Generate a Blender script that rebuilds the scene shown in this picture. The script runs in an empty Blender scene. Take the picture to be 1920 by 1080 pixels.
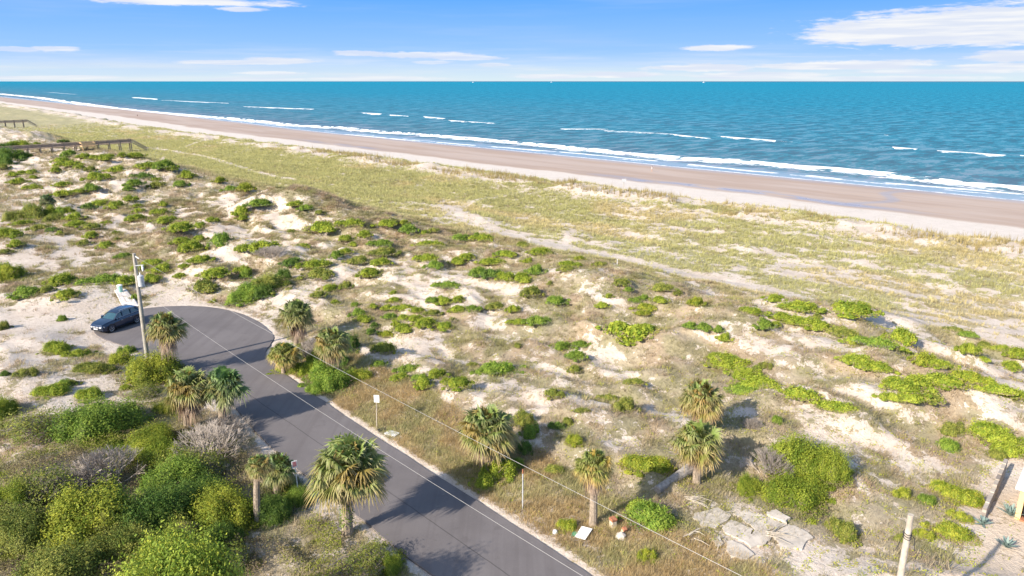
import bpy, bmesh, math, random
import numpy as np
from mathutils import Vector, Matrix
R = math.radians
random.seed(7)
rng = np.random.default_rng(11)
C = bpy.context.scene.collection
S = bpy.context.scene

# ------------------------------------------------------------------ camera, sky, sun, exposure
CAMZ, F, PITCH = 24.0, 1350.0, math.atan(388 / 1350.0)
cam_d = bpy.data.cameras.new('camera'); cam = bpy.data.objects.new('camera', cam_d); C.objects.link(cam)
cam.location = (0, 0, CAMZ); cam.rotation_euler = (math.pi / 2 - PITCH, 0, 0)
cam_d.sensor_width = 36; cam_d.lens = F / 1920 * 36; cam_d.clip_start = 0.5; cam_d.clip_end = 200000
S.camera = cam
SUN_AZ, SUN_EL = R(41), R(28.5)          # shadows fall towards this azimuth (from +X towards +Y)
sd = bpy.data.lights.new('sun', 'SUN'); sd.energy = 4.9; sd.angle = R(0.55); sd.color = (1.0, 0.91, 0.78)
sun = bpy.data.objects.new('sun', sd); C.objects.link(sun)
sun_dir = Vector((math.cos(SUN_AZ) * math.cos(SUN_EL), math.sin(SUN_AZ) * math.cos(SUN_EL), -math.sin(SUN_EL)))
sun.rotation_euler = sun_dir.to_track_quat('-Z', 'Y').to_euler()
S.view_settings.view_transform = 'Standard'; S.view_settings.look = 'None'
S.view_settings.exposure = 0.76; S.view_settings.gamma = 1; S.view_settings.use_curve_mapping = False
S.cycles.max_bounces = 5; S.cycles.diffuse_bounces = 3; S.cycles.glossy_bounces = 3; S.cycles.transparent_max_bounces = 8

def ray(px, py):
    dx, dy = px - 960, py - 540
    return dx, F * math.cos(PITCH) - dy * math.sin(PITCH), -(F * math.sin(PITCH) + dy * math.cos(PITCH))

w = bpy.data.worlds.new('World'); S.world = w; w.use_nodes = True
nt = w.node_tree; nt.nodes.clear()
def N(t, typ, **kw):
    n = t.nodes.new(typ)
    for k, v in kw.items(): setattr(n, k, v)
    return n
def math_node(t, op, a, b=None, clamp=False):
    n = N(t, 'ShaderNodeMath', operation=op, use_clamp=clamp)
    for i, q in enumerate((a, b)):
        if q is None: continue
        if isinstance(q, (int, float)): n.inputs[i].default_value = q
        else: t.links.new(q, n.inputs[i])
    return n.outputs[0]
def map_range(t, val, a, b, c=0.0, d=1.0, smooth=True):
    n = N(t, 'ShaderNodeMapRange'); n.interpolation_type = 'SMOOTHSTEP' if smooth else 'LINEAR'
    t.links.new(val, n.inputs['Value'])
    for k, q in zip(('From Min', 'From Max', 'To Min', 'To Max'), (a, b, c, d)): n.inputs[k].default_value = q
    return n.outputs['Result']
def mixc(t, fac, a, b, mode='MIX'):
    n = N(t, 'ShaderNodeMix', data_type='RGBA', blend_type=mode)
    for s, q in ((n.inputs[0], fac), (n.inputs[6], a), (n.inputs[7], b)):
        if isinstance(q, (int, float)): s.default_value = q
        elif isinstance(q, tuple): s.default_value = (*q, 1) if len(q) == 3 else q
        else: t.links.new(q, s)
    return n.outputs[2]
def ramp(t, val, stops):
    n = N(t, 'ShaderNodeValToRGB'); t.links.new(val, n.inputs[0])
    while len(n.color_ramp.elements) < len(stops): n.color_ramp.elements.new(0.5)
    for e, (p, c) in zip(n.color_ramp.elements, stops): e.position = p; e.color = (*c, 1)
    return n.outputs[0]
def noise(t, vec, scale, detail=4, rough=0.55):
    n = N(t, 'ShaderNodeTexNoise'); n.inputs['Scale'].default_value = scale
    n.inputs['Detail'].default_value = detail; n.inputs['Roughness'].default_value = rough
    if vec is not None: t.links.new(vec, n.inputs['Vector'])
    return n.outputs[0]
def scaled(t, vec, s):
    n = N(t, 'ShaderNodeMapping'); n.inputs['Scale'].default_value = s; t.links.new(vec, n.inputs['Vector'])
    return n.outputs[0]

def build_sky():
    t = nt
    sky = N(t, 'ShaderNodeTexSky', sky_type='NISHITA', sun_disc=False, sun_elevation=SUN_EL)
    sky.sun_rotation = math.atan2(-math.cos(SUN_AZ), -math.sin(SUN_AZ))
    geo = N(t, 'ShaderNodeTexCoord').outputs['Generated']
    sep = N(t, 'ShaderNodeSeparateXYZ'); t.links.new(geo, sep.inputs[0])
    az = math_node(t, 'ARCTAN2', sep.outputs[0], sep.outputs[1])
    el = math_node(t, 'ARCSINE', sep.outputs[2])
    comb = N(t, 'ShaderNodeCombineXYZ'); t.links.new(az, comb.inputs[0]); t.links.new(el, comb.inputs[1])
    P = comb.outputs[0]
    grad = ramp(t, map_range(t, el, 0, R(7), smooth=False), [
        (0.0, (0.72, 0.86, 0.92)), (0.13, (0.60, 0.77, 0.96)), (0.30, (0.34, 0.60, 1.10)),
        (0.62, (0.22, 0.50, 1.18)), (1.0, (0.08, 0.38, 1.10))])
    # thin veils close to the horizon
    veil = noise(t, scaled(t, P, (3.2, 60, 1)), 1.6, 5, 0.6)
    vf = math_node(t, 'MULTIPLY', map_range(t, veil, 0.42, 0.72), map_range(t, el, R(3.2), R(0.3), 0.0, 0.75))
    col = mixc(t, vf, grad, (0.80, 0.86, 0.92))
    veil2 = noise(t, scaled(t, P, (1.5, 22, 1)), 1.3, 4, 0.6)
    vf2 = math_node(t, 'MULTIPLY', map_range(t, veil2, 0.45, 0.75), 0.35)
    col = mixc(t, vf2, col, (0.50, 0.66, 0.95))
    dn = noise(t, scaled(t, P, (16, 110, 1)), 1.0, 6, 0.65)
    dn2 = noise(t, scaled(t, P, (60, 300, 1)), 1.0, 4, 0.6)
    dn = math_node(t, 'ADD', math_node(t, 'MULTIPLY', math_node(t, 'SUBTRACT', dn, 0.5), 1.5),
                   math_node(t, 'MULTIPLY', math_node(t, 'SUBTRACT', dn2, 0.5), 0.7))
    clouds = [(1780, 52, 205, 27, 1), (1890, 45, 190, 30, 1), (1650, 64, 120, 15, .95), (1810, 70, 230, 11, 1), (1710, 42, 60, 16, .9),
              (330, 1, 165, 7, 1), (450, 17, 38, 4, .9), (105, 91, 32, 5, .8), (20, 92, 50, 3.5, .6),
              (425, 117, 75, 4, .85), (528, 114, 60, 5.5, .9), (515, 137, 55, 3, .75), (675, 100, 46, 4.5, .8),
              (800, 103, 95, 5.5, .85), (870, 108, 70, 5, .7), (815, 117, 36, 3.2, .6), (925, 121, 32, 3, .7),
              (1338, 90, 62, 5, .95), (1320, 127, 90, 6, .95), (1520, 124, 90, 6, .95), (1610, 121, 110, 7, .95),
              (1900, 104, 62, 9, .95), (1890, 127, 90, 7, .85), (1035, 143, 70, 4.5, .85), (1165, 140, 70, 5.5, .95),
              (1430, 142, 120, 6, .85), (1760, 134, 120, 4, .7), (65, 146, 70, 3.4, .75), (150, 145, 60, 3.4, .7),
              (700, 147, 120, 4, .6), (1650, 147, 160, 4, .7), (480, 148, 90, 3, .6)]
    acc = None
    for cx, cy, rx, ry, st in clouds:
        x, y, z = ray(cx, cy)
        a = math.atan2(x, y); e = math.atan2(z, math.hypot(x, y))
        vm = N(t, 'ShaderNodeVectorMath', operation='SUBTRACT'); t.links.new(P, vm.inputs[0]); vm.inputs[1].default_value = (a, e, 0)
        vs = N(t, 'ShaderNodeVectorMath', operation='MULTIPLY'); t.links.new(vm.outputs[0], vs.inputs[0])
        vs.inputs[1].default_value = (F / rx * 0.93, F / ry * 0.93, 0)
        ln = N(t, 'ShaderNodeVectorMath', operation='LENGTH'); t.links.new(vs.outputs[0], ln.inputs[0])
        d = math_node(t, 'ADD', ln.outputs['Value'], dn)
        m = map_range(t, d, 1.12, 0.66, 0.0, st)
        acc = m if acc is None else math_node(t, 'MAXIMUM', acc, m)
    shade = noise(t, scaled(t, P, (9, 150, 1)), 1.0, 4, 0.5)
    ccol = mixc(t, map_range(t, shade, 0.4, 0.65), (0.74, 0.80, 0.93), (0.93, 0.94, 0.96))
    col = mixc(t, acc, col, ccol)
    bg1 = N(t, 'ShaderNodeBackground'); t.links.new(sky.outputs[0], bg1.inputs[0]); bg1.inputs[1].default_value = 0.15
    bg2 = N(t, 'ShaderNodeBackground'); t.links.new(col, bg2.inputs[0]); bg2.inputs[1].default_value = 0.60
    mx = N(t, 'ShaderNodeMixShader'); t.links.new(map_range(t, el, R(9), R(22)), mx.inputs[0])
    t.links.new(bg2.outputs[0], mx.inputs[1]); t.links.new(bg1.outputs[0], mx.inputs[2])
    out = N(t, 'ShaderNodeOutputWorld'); t.links.new(mx.outputs[0], out.inputs[0])
build_sky()

# ------------------------------------------------------------------ numpy noise
_P = rng.permutation(4096).astype(np.int64); _V = rng.random(4096)
def vnoise(x, y, seed=0):
    x = np.asarray(x, float) + seed * 37.3; y = np.asarray(y, float) + seed * 91.7
    xi = np.floor(x).astype(np.int64); yi = np.floor(y).astype(np.int64)
    fx = x - xi; fy = y - yi; fx = fx * fx * (3 - 2 * fx); fy = fy * fy * (3 - 2 * fy)
    h = lambda a, b: _V[_P[(_P[a & 4095] + b) & 4095]]
    return (h(xi, yi) * (1 - fx) + h(xi + 1, yi) * fx) * (1 - fy) + (h(xi, yi + 1) * (1 - fx) + h(xi + 1, yi + 1) * fx) * fy
def fbm(x, y, o=4, seed=0):
    s = 0; a = 0.5; tot = 0
    for i in range(o):
        s = s + a * vnoise(x * 2 ** i, y * 2 ** i, seed + i); tot += a; a *= 0.5
    return s / tot
def sstep(a, b, x):
    t = np.clip((x - a) / (b - a), 0, 1); return t * t * (3 - 2 * t)

# ------------------------------------------------------------------ coast frame: v runs out to sea, u along the coast
TH = R(43.6); EV = (math.cos(TH), math.sin(TH)); EU = (-math.sin(TH), math.cos(TH))
def to_uv(x, y): return x * EU[0] + y * EU[1], x * EV[0] + y * EV[1]
def to_xy(u, v): return u * EU[0] + v * EV[0], u * EU[1] + v * EV[1]
def flat(px, py, z=0.0):
    x, y, d = ray(px, py); s = (z - CAMZ) / d
    return x * s, y * s
TOE_U = [-500, 25, 400, 650, 1054, 2500, 9000]; TOE_V = [129, 129, 130, 145, 156, 200, 200]
WAT_U = [-500, 43, 382, 700, 1634, 3000, 9000]; WAT_V = [209, 210, 210, 231, 262, 295, 295]
def toe(u): return np.interp(u, TOE_U, TOE_V) + 2.4 * (fbm(u / 9, u * 0, 3, 5) - .5) + 3 * (fbm(u / 40, u * 0, 2, 8) - .5)
def wat(u): return np.interp(u, WAT_U, WAT_V) + 3.0 * (fbm(u / 45, u * 0, 3, 9) - .5)

def catmull(pts, n=5, closed=False):
    P = [Vector((p[0], p[1], p[2] if len(p) > 2 else 0)) for p in pts]; out = []
    m = len(P); rngi = range(m if closed else m - 1)
    for i in rngi:
        g = (lambda k: P[k % m]) if closed else (lambda k: P[max(0, min(m - 1, k))])
        a, b, c, d = g(i - 1), g(i), g(i + 1), g(i + 2)
        for k in range(n):
            t = k / n
            out.append(0.5 * ((2 * b) + (c - a) * t + (2 * a - 5 * b + 4 * c - d) * t * t + (3 * b - a - 3 * c + d) * t ** 3))
    if not closed: out.append(P[-1].copy())
    return out
# asphalt outline (street and turning circle), surveyed on the flat ground plane
ROAD_PX = [(815, 1080), (745, 1030), (680, 975), (640, 945), (575, 893), (545, 868), (500, 832), (455, 782), (425, 748), (390, 722), (345, 700), (300, 676), (262, 660),
           (222, 645), (192, 634), (176, 622), (182, 610), (205, 596), (240, 584), (285, 577), (330, 574), (380, 575), (420, 580), (455, 590), (488, 606), (510, 626),
           (510, 642), (499, 658), (502, 674), (522, 692), (560, 720), (625, 765), (700, 815), (840, 905), (1000, 1008), (1110, 1080)]
road = [Vector((*flat(*p), 0)) for p in ROAD_PX]
dirn = Vector((EU[0], EU[1], 0))
road = [road[0] - dirn * 70] + road + [road[-1] - dirn * 70]
road_s = [road[0]] + catmull(road[1:-1], 4) + [road[-1]]
RD = np.array([(p.x, p.y) for p in road_s])
def poly_dist(x, y, pts=RD, closed=True):
    d2 = np.full(np.shape(x), 1e12); inside = np.zeros(np.shape(x), bool)
    n = len(pts)
    for i in range(n if closed else n - 1):
        ax, ay = pts[i]; bx, by = pts[(i + 1) % n]
        ex, ey = bx - ax, by - ay; L = ex * ex + ey * ey + 1e-9
        t = np.clip(((x - ax) * ex + (y - ay) * ey) / L, 0, 1)
        d2 = np.minimum(d2, (x - ax - t * ex) ** 2 + (y - ay - t * ey) ** 2)
        if closed:
            c = ((ay > y) != (by > y)); inside ^= c & (x < (bx - ax) * (y - ay) / (by - ay + 1e-12) + ax)
    d = np.sqrt(d2)
    return np.where(inside, -d, d) if closed else d

DUNES = [(515, 402, 9, 3.6), (590, 408, 6, 2.2), (640, 415, 6, 1.0), (120, 425, 6, 1.0), (430, 480, 7, 1.6), (300, 330, 9, 1.6), (215, 352, 7, 1.2),
         (60, 262, 11, 3.0), (1095, 530, 6, 1.5), (1150, 570, 6, 1.5), (975, 545, 6, .9), (700, 435, 7, 1.3), (560, 500, 6, 1.0), (1385, 625, 6, 1.4), (1500, 606, 6, 1.1),
         (1640, 605, 7, .9), (1620, 700, 6, .9), (95, 622, 4, 1.0), (90, 690, 5, .7), (1750, 745, 6, 1.1), (1450, 705, 5, 1.0), (845, 540, 6, .8), (340, 440, 6, 1.0),
         (1260, 655, 6, .7), (20, 455, 7, 1.2), (140, 540, 5, .8)]
DN = []
for px, py, r, h in DUNES:
    x, y = flat(px, py, 1.2); DN.append((x, y, r, h))
MOUNDS = []
PADS = [(*flat(1405, 1000, .35), 5.8, .35), (*flat(1890, 960, .4), 8.5, .4)]
ZV = [-3000, -40, 0, 12, 26, 34, 46, 58, 66, 73, 78, 92, 104, 114, 124]
ZZ = [1.2, 1.0, .8, .1, .1, .5, 1.0, 1.6, 1.6, .8, .3, .2, .5, 1.0, 1.2]
def ground_z(x, y, mounds=True):
    x = np.asarray(x, float); y = np.asarray(y, float)
    u, v = to_uv(x, y); tv = toe(u)
    z = np.interp(v, ZV, ZZ)
    scrub = sstep(26, 36, v) * (1 - sstep(68, 80, v)) + 0.6 * (1 - sstep(6, 14, v))
    ridge = 1 - np.abs(2 * fbm(u / 11 + v / 26, v / 8, 3, 2) - 1)
    z = z + scrub * (2.1 * (ridge - .72) + 1.2 * (fbm(u / 4.2, v / 3.4, 3, 3) - .5))
    z = z + sstep(76, 84, v) * 1.1 * (fbm(u / 9, v / 6, 3, 4) - .5)
    crest = np.exp(-((v - (tv - 9)) / 6.0) ** 2)
    z = z + crest * (0.4 + 2.7 * (fbm(u / 8, v / 10, 3, 6) - .45))
    z = z + (.16 * (fbm(u / 1.5, v / 1.2, 2, 13) - .5)) * sstep(22, 30, v) * (1 - sstep(72, 90, v)) + .14 * (fbm(u / 1.6, v / 1.4, 2, 14) - .5) * (1 - sstep(8, 14, v))
    for dx, dy, r, h in DN:
        z = z + h * np.exp(-((x - dx) ** 2 + (y - dy) ** 2) / (r * r))
    if mounds:
        zf = z
        for dx, dy, r, h in MOUNDS:
            m = (np.abs(x - dx) < 3 * r) & (np.abs(y - dy) < 3 * r)
            if z.ndim == 0:
                if m: z = z + h * np.exp(-((x - dx) ** 2 + (y - dy) ** 2) / (r * r))
            elif m.any():
                z[m] += h * np.exp(-((x[m] - dx) ** 2 + (y[m] - dy) ** 2) / (r * r))
    for dx, dy, r, h in PADS:
        k = np.exp(-(((x - dx) ** 2 + (y - dy) ** 2) / (r * r)) ** 3); z = z * (1 - k) + h * k
    # flatten to the street
    m = (np.abs(u - 20) < 100) & (v > 5) & (v < 42)
    d = np.full(np.shape(x), 99.0)
    if z.ndim == 0:
        if m: d = poly_dist(x, y)
    elif m.any(): d[m] = poly_dist(x[m], y[m])
    k = sstep(0.4, 6.5, d); z = z * k + (1 - k) * -0.01
    z = np.where(d < 0.1, -0.10, z)
    # beach below the dune toe
    bz = np.interp(v - tv, [0, 31, 45, 200], [-1.7, -2.3, -2.7, -2.7])
    wv = np.interp(u, WAT_U, WAT_V) + 3.0 * (fbm(u / 45, u * 0, 3, 9) - .5)
    bz = np.where(v > tv + 31, -2.3 + (v - tv - 31) / np.maximum(wv - tv - 31, 5) * (-4.0 + 2.3), bz)
    bz = np.maximum(bz, -9)
    k = sstep(-5, 0.5, v - tv); return z * (1 - k) + bz * k
def at(px, py, lift=0.0):
    """where the ray through a pixel of the 1920 x 1080 survey photograph meets the ground"""
    z = 0.5
    for _ in range(14):
        x, y = flat(px, py, z); z = 0.5 * z + 0.5 * float(ground_z(np.float64(x), np.float64(y)))
    return Vector((x, y, z + lift))
def depth(p): return p.y * math.cos(PITCH) + (CAMZ - p.z) * math.sin(PITCH)

# ------------------------------------------------------------------ mesh helpers
def tag(o, label=None, cat=None, group=None, kind=None):
    if label: o['label'] = label
    if cat: o['category'] = cat
    if group: o['group'] = group
    if kind: o['kind'] = kind
    return o
def link(o, parent=None):
    C.objects.link(o)
    if parent: o.parent = parent
    return o
def empty(name, loc, rz=0.0, **kw):
    o = bpy.data.objects.new(name, None); o.location = loc; o.rotation_euler = (0, 0, rz); o.empty_display_size = .3
    return tag(link(o), **kw)
def mesh_np(name, V, quads=None, tris=None, mat=None, smooth=False, attrs=None):
    me = bpy.data.meshes.new(name); V = np.asarray(V, np.float32)
    q = np.zeros((0, 4), np.int32) if quads is None else np.asarray(quads, np.int32)
    t = np.zeros((0, 3), np.int32) if tris is None else np.asarray(tris, np.int32)
    me.vertices.add(len(V)); me.vertices.foreach_set('co', V.ravel())
    nl = q.size + t.size; me.loops.add(nl); me.loops.foreach_set('vertex_index', np.concatenate([q.ravel(), t.ravel()]))
    me.polygons.add(len(q) + len(t))
    st = np.concatenate([np.arange(len(q)) * 4, q.size + np.arange(len(t)) * 3]).astype(np.int32)
    me.polygons.foreach_set('loop_start', st)
    try: me.polygons.foreach_set('loop_total', np.concatenate([np.full(len(q), 4), np.full(len(t), 3)]).astype(np.int32))
    except Exception: pass
    me.polygons.foreach_set('use_smooth', np.full(len(q) + len(t), bool(smooth)))
    for k, a in (attrs or {}).items():
        a = np.asarray(a, np.float32)
        if a.ndim == 1:
            at_ = me.attributes.new(k, 'FLOAT', 'POINT'); at_.data.foreach_set('value', a)
        else:
            at_ = me.attributes.new(k, 'FLOAT_COLOR', 'POINT')
            if a.shape[1] == 3: a = np.concatenate([a, np.ones((len(a), 1), np.float32)], 1)
            at_.data.foreach_set('color', a.ravel())
    me.update(calc_edges=True); me.validate()
    if mat: me.materials.append(mat)
    return me
def obj(name, me, parent=None, loc=None, **kw):
    o = bpy.data.objects.new(name, me)
    if loc is not None: o.location = loc
    return tag(link(o, parent), **kw)
class MB:
    """collects boxes, tubes and lofts and links them as one mesh object"""
    def __init__(s): s.v = []; s.f = []
    def add(s, v, f):
        b = len(s.v); s.v += [tuple(p) for p in v]; s.f += [tuple(i + b for i in q) for q in f]; return s
    def box(s, x0, x1, y0, y1, z0, z1, M=None):
        v = [Vector((x, y, z)) for z in (z0, z1) for y in (y0, y1) for x in (x0, x1)]
        if M is not None: v = [M @ p for p in v]
        return s.add(v, [(0, 2, 3, 1), (4, 5, 7, 6), (0, 1, 5, 4), (2, 6, 7, 3), (0, 4, 6, 2), (1, 3, 7, 5)])
    def tube(s, pts, rad, n=8, caps=True):
        pts = [Vector(p) for p in pts]; rad = rad if isinstance(rad, (list, tuple)) else [rad] * len(pts); v = []; f = []
        ref = Vector((0, 0, 1)) if abs((pts[-1] - pts[0]).normalized().z) < .9 else Vector((1, 0, 0))
        for i, p in enumerate(pts):
            d = (pts[min(i + 1, len(pts) - 1)] - pts[max(i - 1, 0)]).normalized()
            a = d.cross(ref).normalized(); b = d.cross(a)
            for k in range(n):
                an = 2 * math.pi * k / n; v.append(p + (a * math.cos(an) + b * math.sin(an)) * rad[i])
        for i in range(len(pts) - 1):
            for k in range(n):
                f.append((i * n + k, i * n + (k + 1) % n, (i + 1) * n + (k + 1) % n, (i + 1) * n + k))
        if caps: f += [tuple(range(n))[::-1], tuple((len(pts) - 1) * n + k for k in range(n))]
        return s.add(v, f)
    def beam(s, a, b, w_, h_, up=Vector((0, 0, 1))):
        a = Vector(a); b = Vector(b); d = (b - a).normalized(); r = d.cross(up).normalized(); q = r.cross(d)
        v = [c + r * w_ / 2 * i + q * h_ / 2 * j for c in (a, b) for i, j in ((-1, -1), (1, -1), (1, 1), (-1, 1))]
        return s.add(v, [(3, 2, 1, 0), (4, 5, 6, 7), (0, 1, 5, 4), (1, 2, 6, 5), (2, 3, 7, 6), (3, 0, 4, 7)])
    def loft(s, rings, caps=True):
        n = len(rings[0]); v = [p for r in rings for p in r]; f = []
        for i in range(len(rings) - 1):
            for k in range(n): f.append((i * n + k, i * n + (k + 1) % n, (i + 1) * n + (k + 1) % n, (i + 1) * n + k))
        if caps: f += [tuple(range(n))[::-1], tuple((len(rings) - 1) * n + k for k in range(n))]
        return s.add(v, f)
    def build(s, name, mat, parent=None, loc=None, smooth=False, bevel=0, **kw):
        me = bpy.data.meshes.new(name); me.from_pydata([tuple(p) for p in s.v], [], s.f); me.materials.append(mat)
        bm = bmesh.new(); bm.from_mesh(me); bmesh.ops.recalc_face_normals(bm, faces=bm.faces[:]); bm.to_mesh(me); bm.free()
        if smooth:
            me.polygons.foreach_set('use_smooth', [True] * len(me.polygons)); me.set_sharp_from_angle(angle=R(38))
        o = obj(name, me, parent, loc, **kw)
        if bevel:
            m = o.modifiers.new('bevel', 'BEVEL'); m.width = bevel; m.segments = 2; m.limit_method = 'ANGLE'
        return o

# ------------------------------------------------------------------ materials
def mat(name, col=(.5, .5, .5), rough=.8, metal=0.0, var=0.0, vscale=4.0, spec=.3, bump=0.0, coat=0.0):
    m = bpy.data.materials.new(name); m.use_nodes = True; t = m.node_tree; b = t.nodes['Principled BSDF']
    b.inputs['Roughness'].default_value = rough; b.inputs['Metallic'].default_value = metal
    b.inputs['Specular IOR Level'].default_value = spec; b.inputs['Coat Weight'].default_value = coat
    tc = N(t, 'ShaderNodeTexCoord').outputs['Object']; n = noise(t, tc, vscale, 5, .6)
    c = mixc(t, map_range(t, n, .3, .7), tuple(x * (1 - var) for x in col), tuple(min(1, x * (1 + var)) for x in col))
    t.links.new(c, b.inputs['Base Color'])
    if bump:
        bp = N(t, 'ShaderNodeBump'); bp.inputs['Strength'].default_value = bump; bp.inputs['Distance'].default_value = .02
        t.links.new(noise(t, tc, vscale * 6, 4), bp.inputs['Height']); t.links.new(bp.outputs[0], b.inputs['Normal'])
    return m
def leaf_mat(name, rough=.6, trans=.30, spec=.2):
    """leaf colour = per leaf 'tint' attribute x the colour of the plant (object colour)"""
    m = bpy.data.materials.new(name); m.use_nodes = True; t = m.node_tree; b = t.nodes['Principled BSDF']
    a = N(t, 'ShaderNodeAttribute', attribute_name='tint'); oi = N(t, 'ShaderNodeObjectInfo')
    c = mixc(t, 1.0, a.outputs['Color'], oi.outputs['Color'], 'MULTIPLY')
    t.links.new(c, b.inputs['Base Color']); b.inputs['Roughness'].default_value = rough; b.inputs['Specular IOR Level'].default_value = spec
    tr = N(t, 'ShaderNodeBsdfTranslucent'); t.links.new(c, tr.inputs[0]); mx = N(t, 'ShaderNodeMixShader'); mx.inputs[0].default_value = trans
    t.links.new(b.outputs[0], mx.inputs[1]); t.links.new(tr.outputs[0], mx.inputs[2]); t.links.new(mx.outputs[0], t.nodes['Material Output'].inputs[0])
    return m
M_leaf = leaf_mat('leaf'); M_grass = leaf_mat('grass_blades', .8, .38, .1); M_palm = leaf_mat('palm_leaf', .5, .3, .35)
M_twig = leaf_mat('twigs', .9, 0.0, .1)
M_bark = mat('palm_bark', (.30, .24, .18), .95, var=.35, vscale=7, bump=.8)
M_wood = mat('weathered_pole_wood', (.36, .33, .28), .9, var=.2, vscale=3, bump=.5)
M_pale = mat('bleached_wood', (.46, .40, .32), .9, var=.2, vscale=4, bump=.5)
M_deck = mat('deck_wood', (.31, .25, .20), .9, var=.3, vscale=2)
M_deckrail = mat('sunlit_rail_wood', (.42, .31, .21), .85, var=.25, vscale=2)  # boardwalk wood again, sunlight on deck and caps put into the base colour
M_newwood = mat('new_pine', (.62, .42, .22), .8, var=.15)
M_metal = mat('galvanised_metal', (.55, .56, .57), .5, .3, var=.1)
M_white = mat('white_paint', (.80, .80, .78), .55, var=.04)
M_wire = mat('wire', (.38, .36, .34), .5, .2)
M_red = mat('faded_red', (.50, .12, .12), .7)
M_dark = mat('dark_plastic', (.03, .03, .035), .6)
M_green = mat('green_plastic', (.02, .42, .26), .4)
M_concrete = mat('old_concrete', (.52, .46, .39), .95, var=.18, vscale=1.5, bump=.6)
M_terra = mat('terracotta', (.36, .15, .08), .85, var=.25, vscale=6)
M_plaster = mat('cream_plaster', (.62, .52, .38), .9, var=.15)
M_yellow = mat('yellow_wall', (.68, .48, .24), .8, var=.08)

# ------------------------------------------------------------------ ground cover survey
# bareness of the dunes, 40 px cells of the survey photograph from row y=200; 0 fully overgrown, 9 bare sand
SV = """
222222222222222222222222222222222222222222222222
543222222211111122222222222222222222222222222222
675555551111111111111111222222222222222222222222
556655554431111111111111122222333333333333333333
445555444477773222222222333333333333333333333333
777766666666655444433333333333333333332222222222
887755322888666555443335555444444444443222222222
877333234455544555544444333334444444555555333333
445666666633355554478877733333344444445544444444
999988888733333444456665555443333344555555544444
998888777733333444455444444444444444456666644444
877767777888888888884443355554333444555555554444
777776677766666777777666333344444455554333333444
777777777766666666555566654443333344666665544477
555544333333333333444435553333333333377775555577
433333333333333333221123442222333333116666555444
322222222222222222211123442222223333322556666666
322222222222222222222233322222223333322555544488
333333333333333344444433322222244444422244433999
333333333333322233444433222222344444433333444999
333333333333322333555433221112344444444444455999
333333333333222333555433221111223334444444555999
""".strip().split()
SV = np.array([[int(c) for c in (r + r[-1] * 48)[:48]] for r in SV], float)
def proj(x, y, z):
    dz = CAMZ - z; d = np.maximum(y * math.cos(PITCH) + dz * math.sin(PITCH), 3)
    return 960 + x / d * F, 540 - (y * math.sin(PITCH) - dz * math.cos(PITCH)) / d * F
PATHS = [([(262, 281), (290, 278), (330, 284), (380, 293), (420, 304), (480, 321), (550, 337)], 1.6, .85), ([(338, 277), (362, 270), (388, 262)], 1.3, .9),
         ([(1000, 352), (960, 364), (890, 376), (850, 388)], 1.4, .6), ([(835, 386), (850, 394), (866, 404), (920, 428), (990, 450), (1080, 470), (1180, 490), (1280, 512), (1400, 535), (1500, 560), (1620, 590), (1750, 612), (1920, 652)], 3.0, .95),
         ([(740, 380), (800, 384), (850, 390)], 2.0, .6), ([(700, 500), (640, 512), (590, 535), (545, 556), (500, 566), (470, 580)], 1.3, .8),
         ([(320, 520), (345, 545), (330, 565)], 1.8, .9), ([(1390, 545), (1470, 590), (1500, 600)], 1.0, .7), ([(1640, 600), (1720, 640), (1850, 690), (1920, 705)], 1.3, .5)]
PW = []
for pts, wd, st in PATHS:
    q = np.array([(p.x, p.y) for p in catmull([at(*p) for p in pts], 4)]); PW.append((q, wd, st))
PONDS = []
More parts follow.
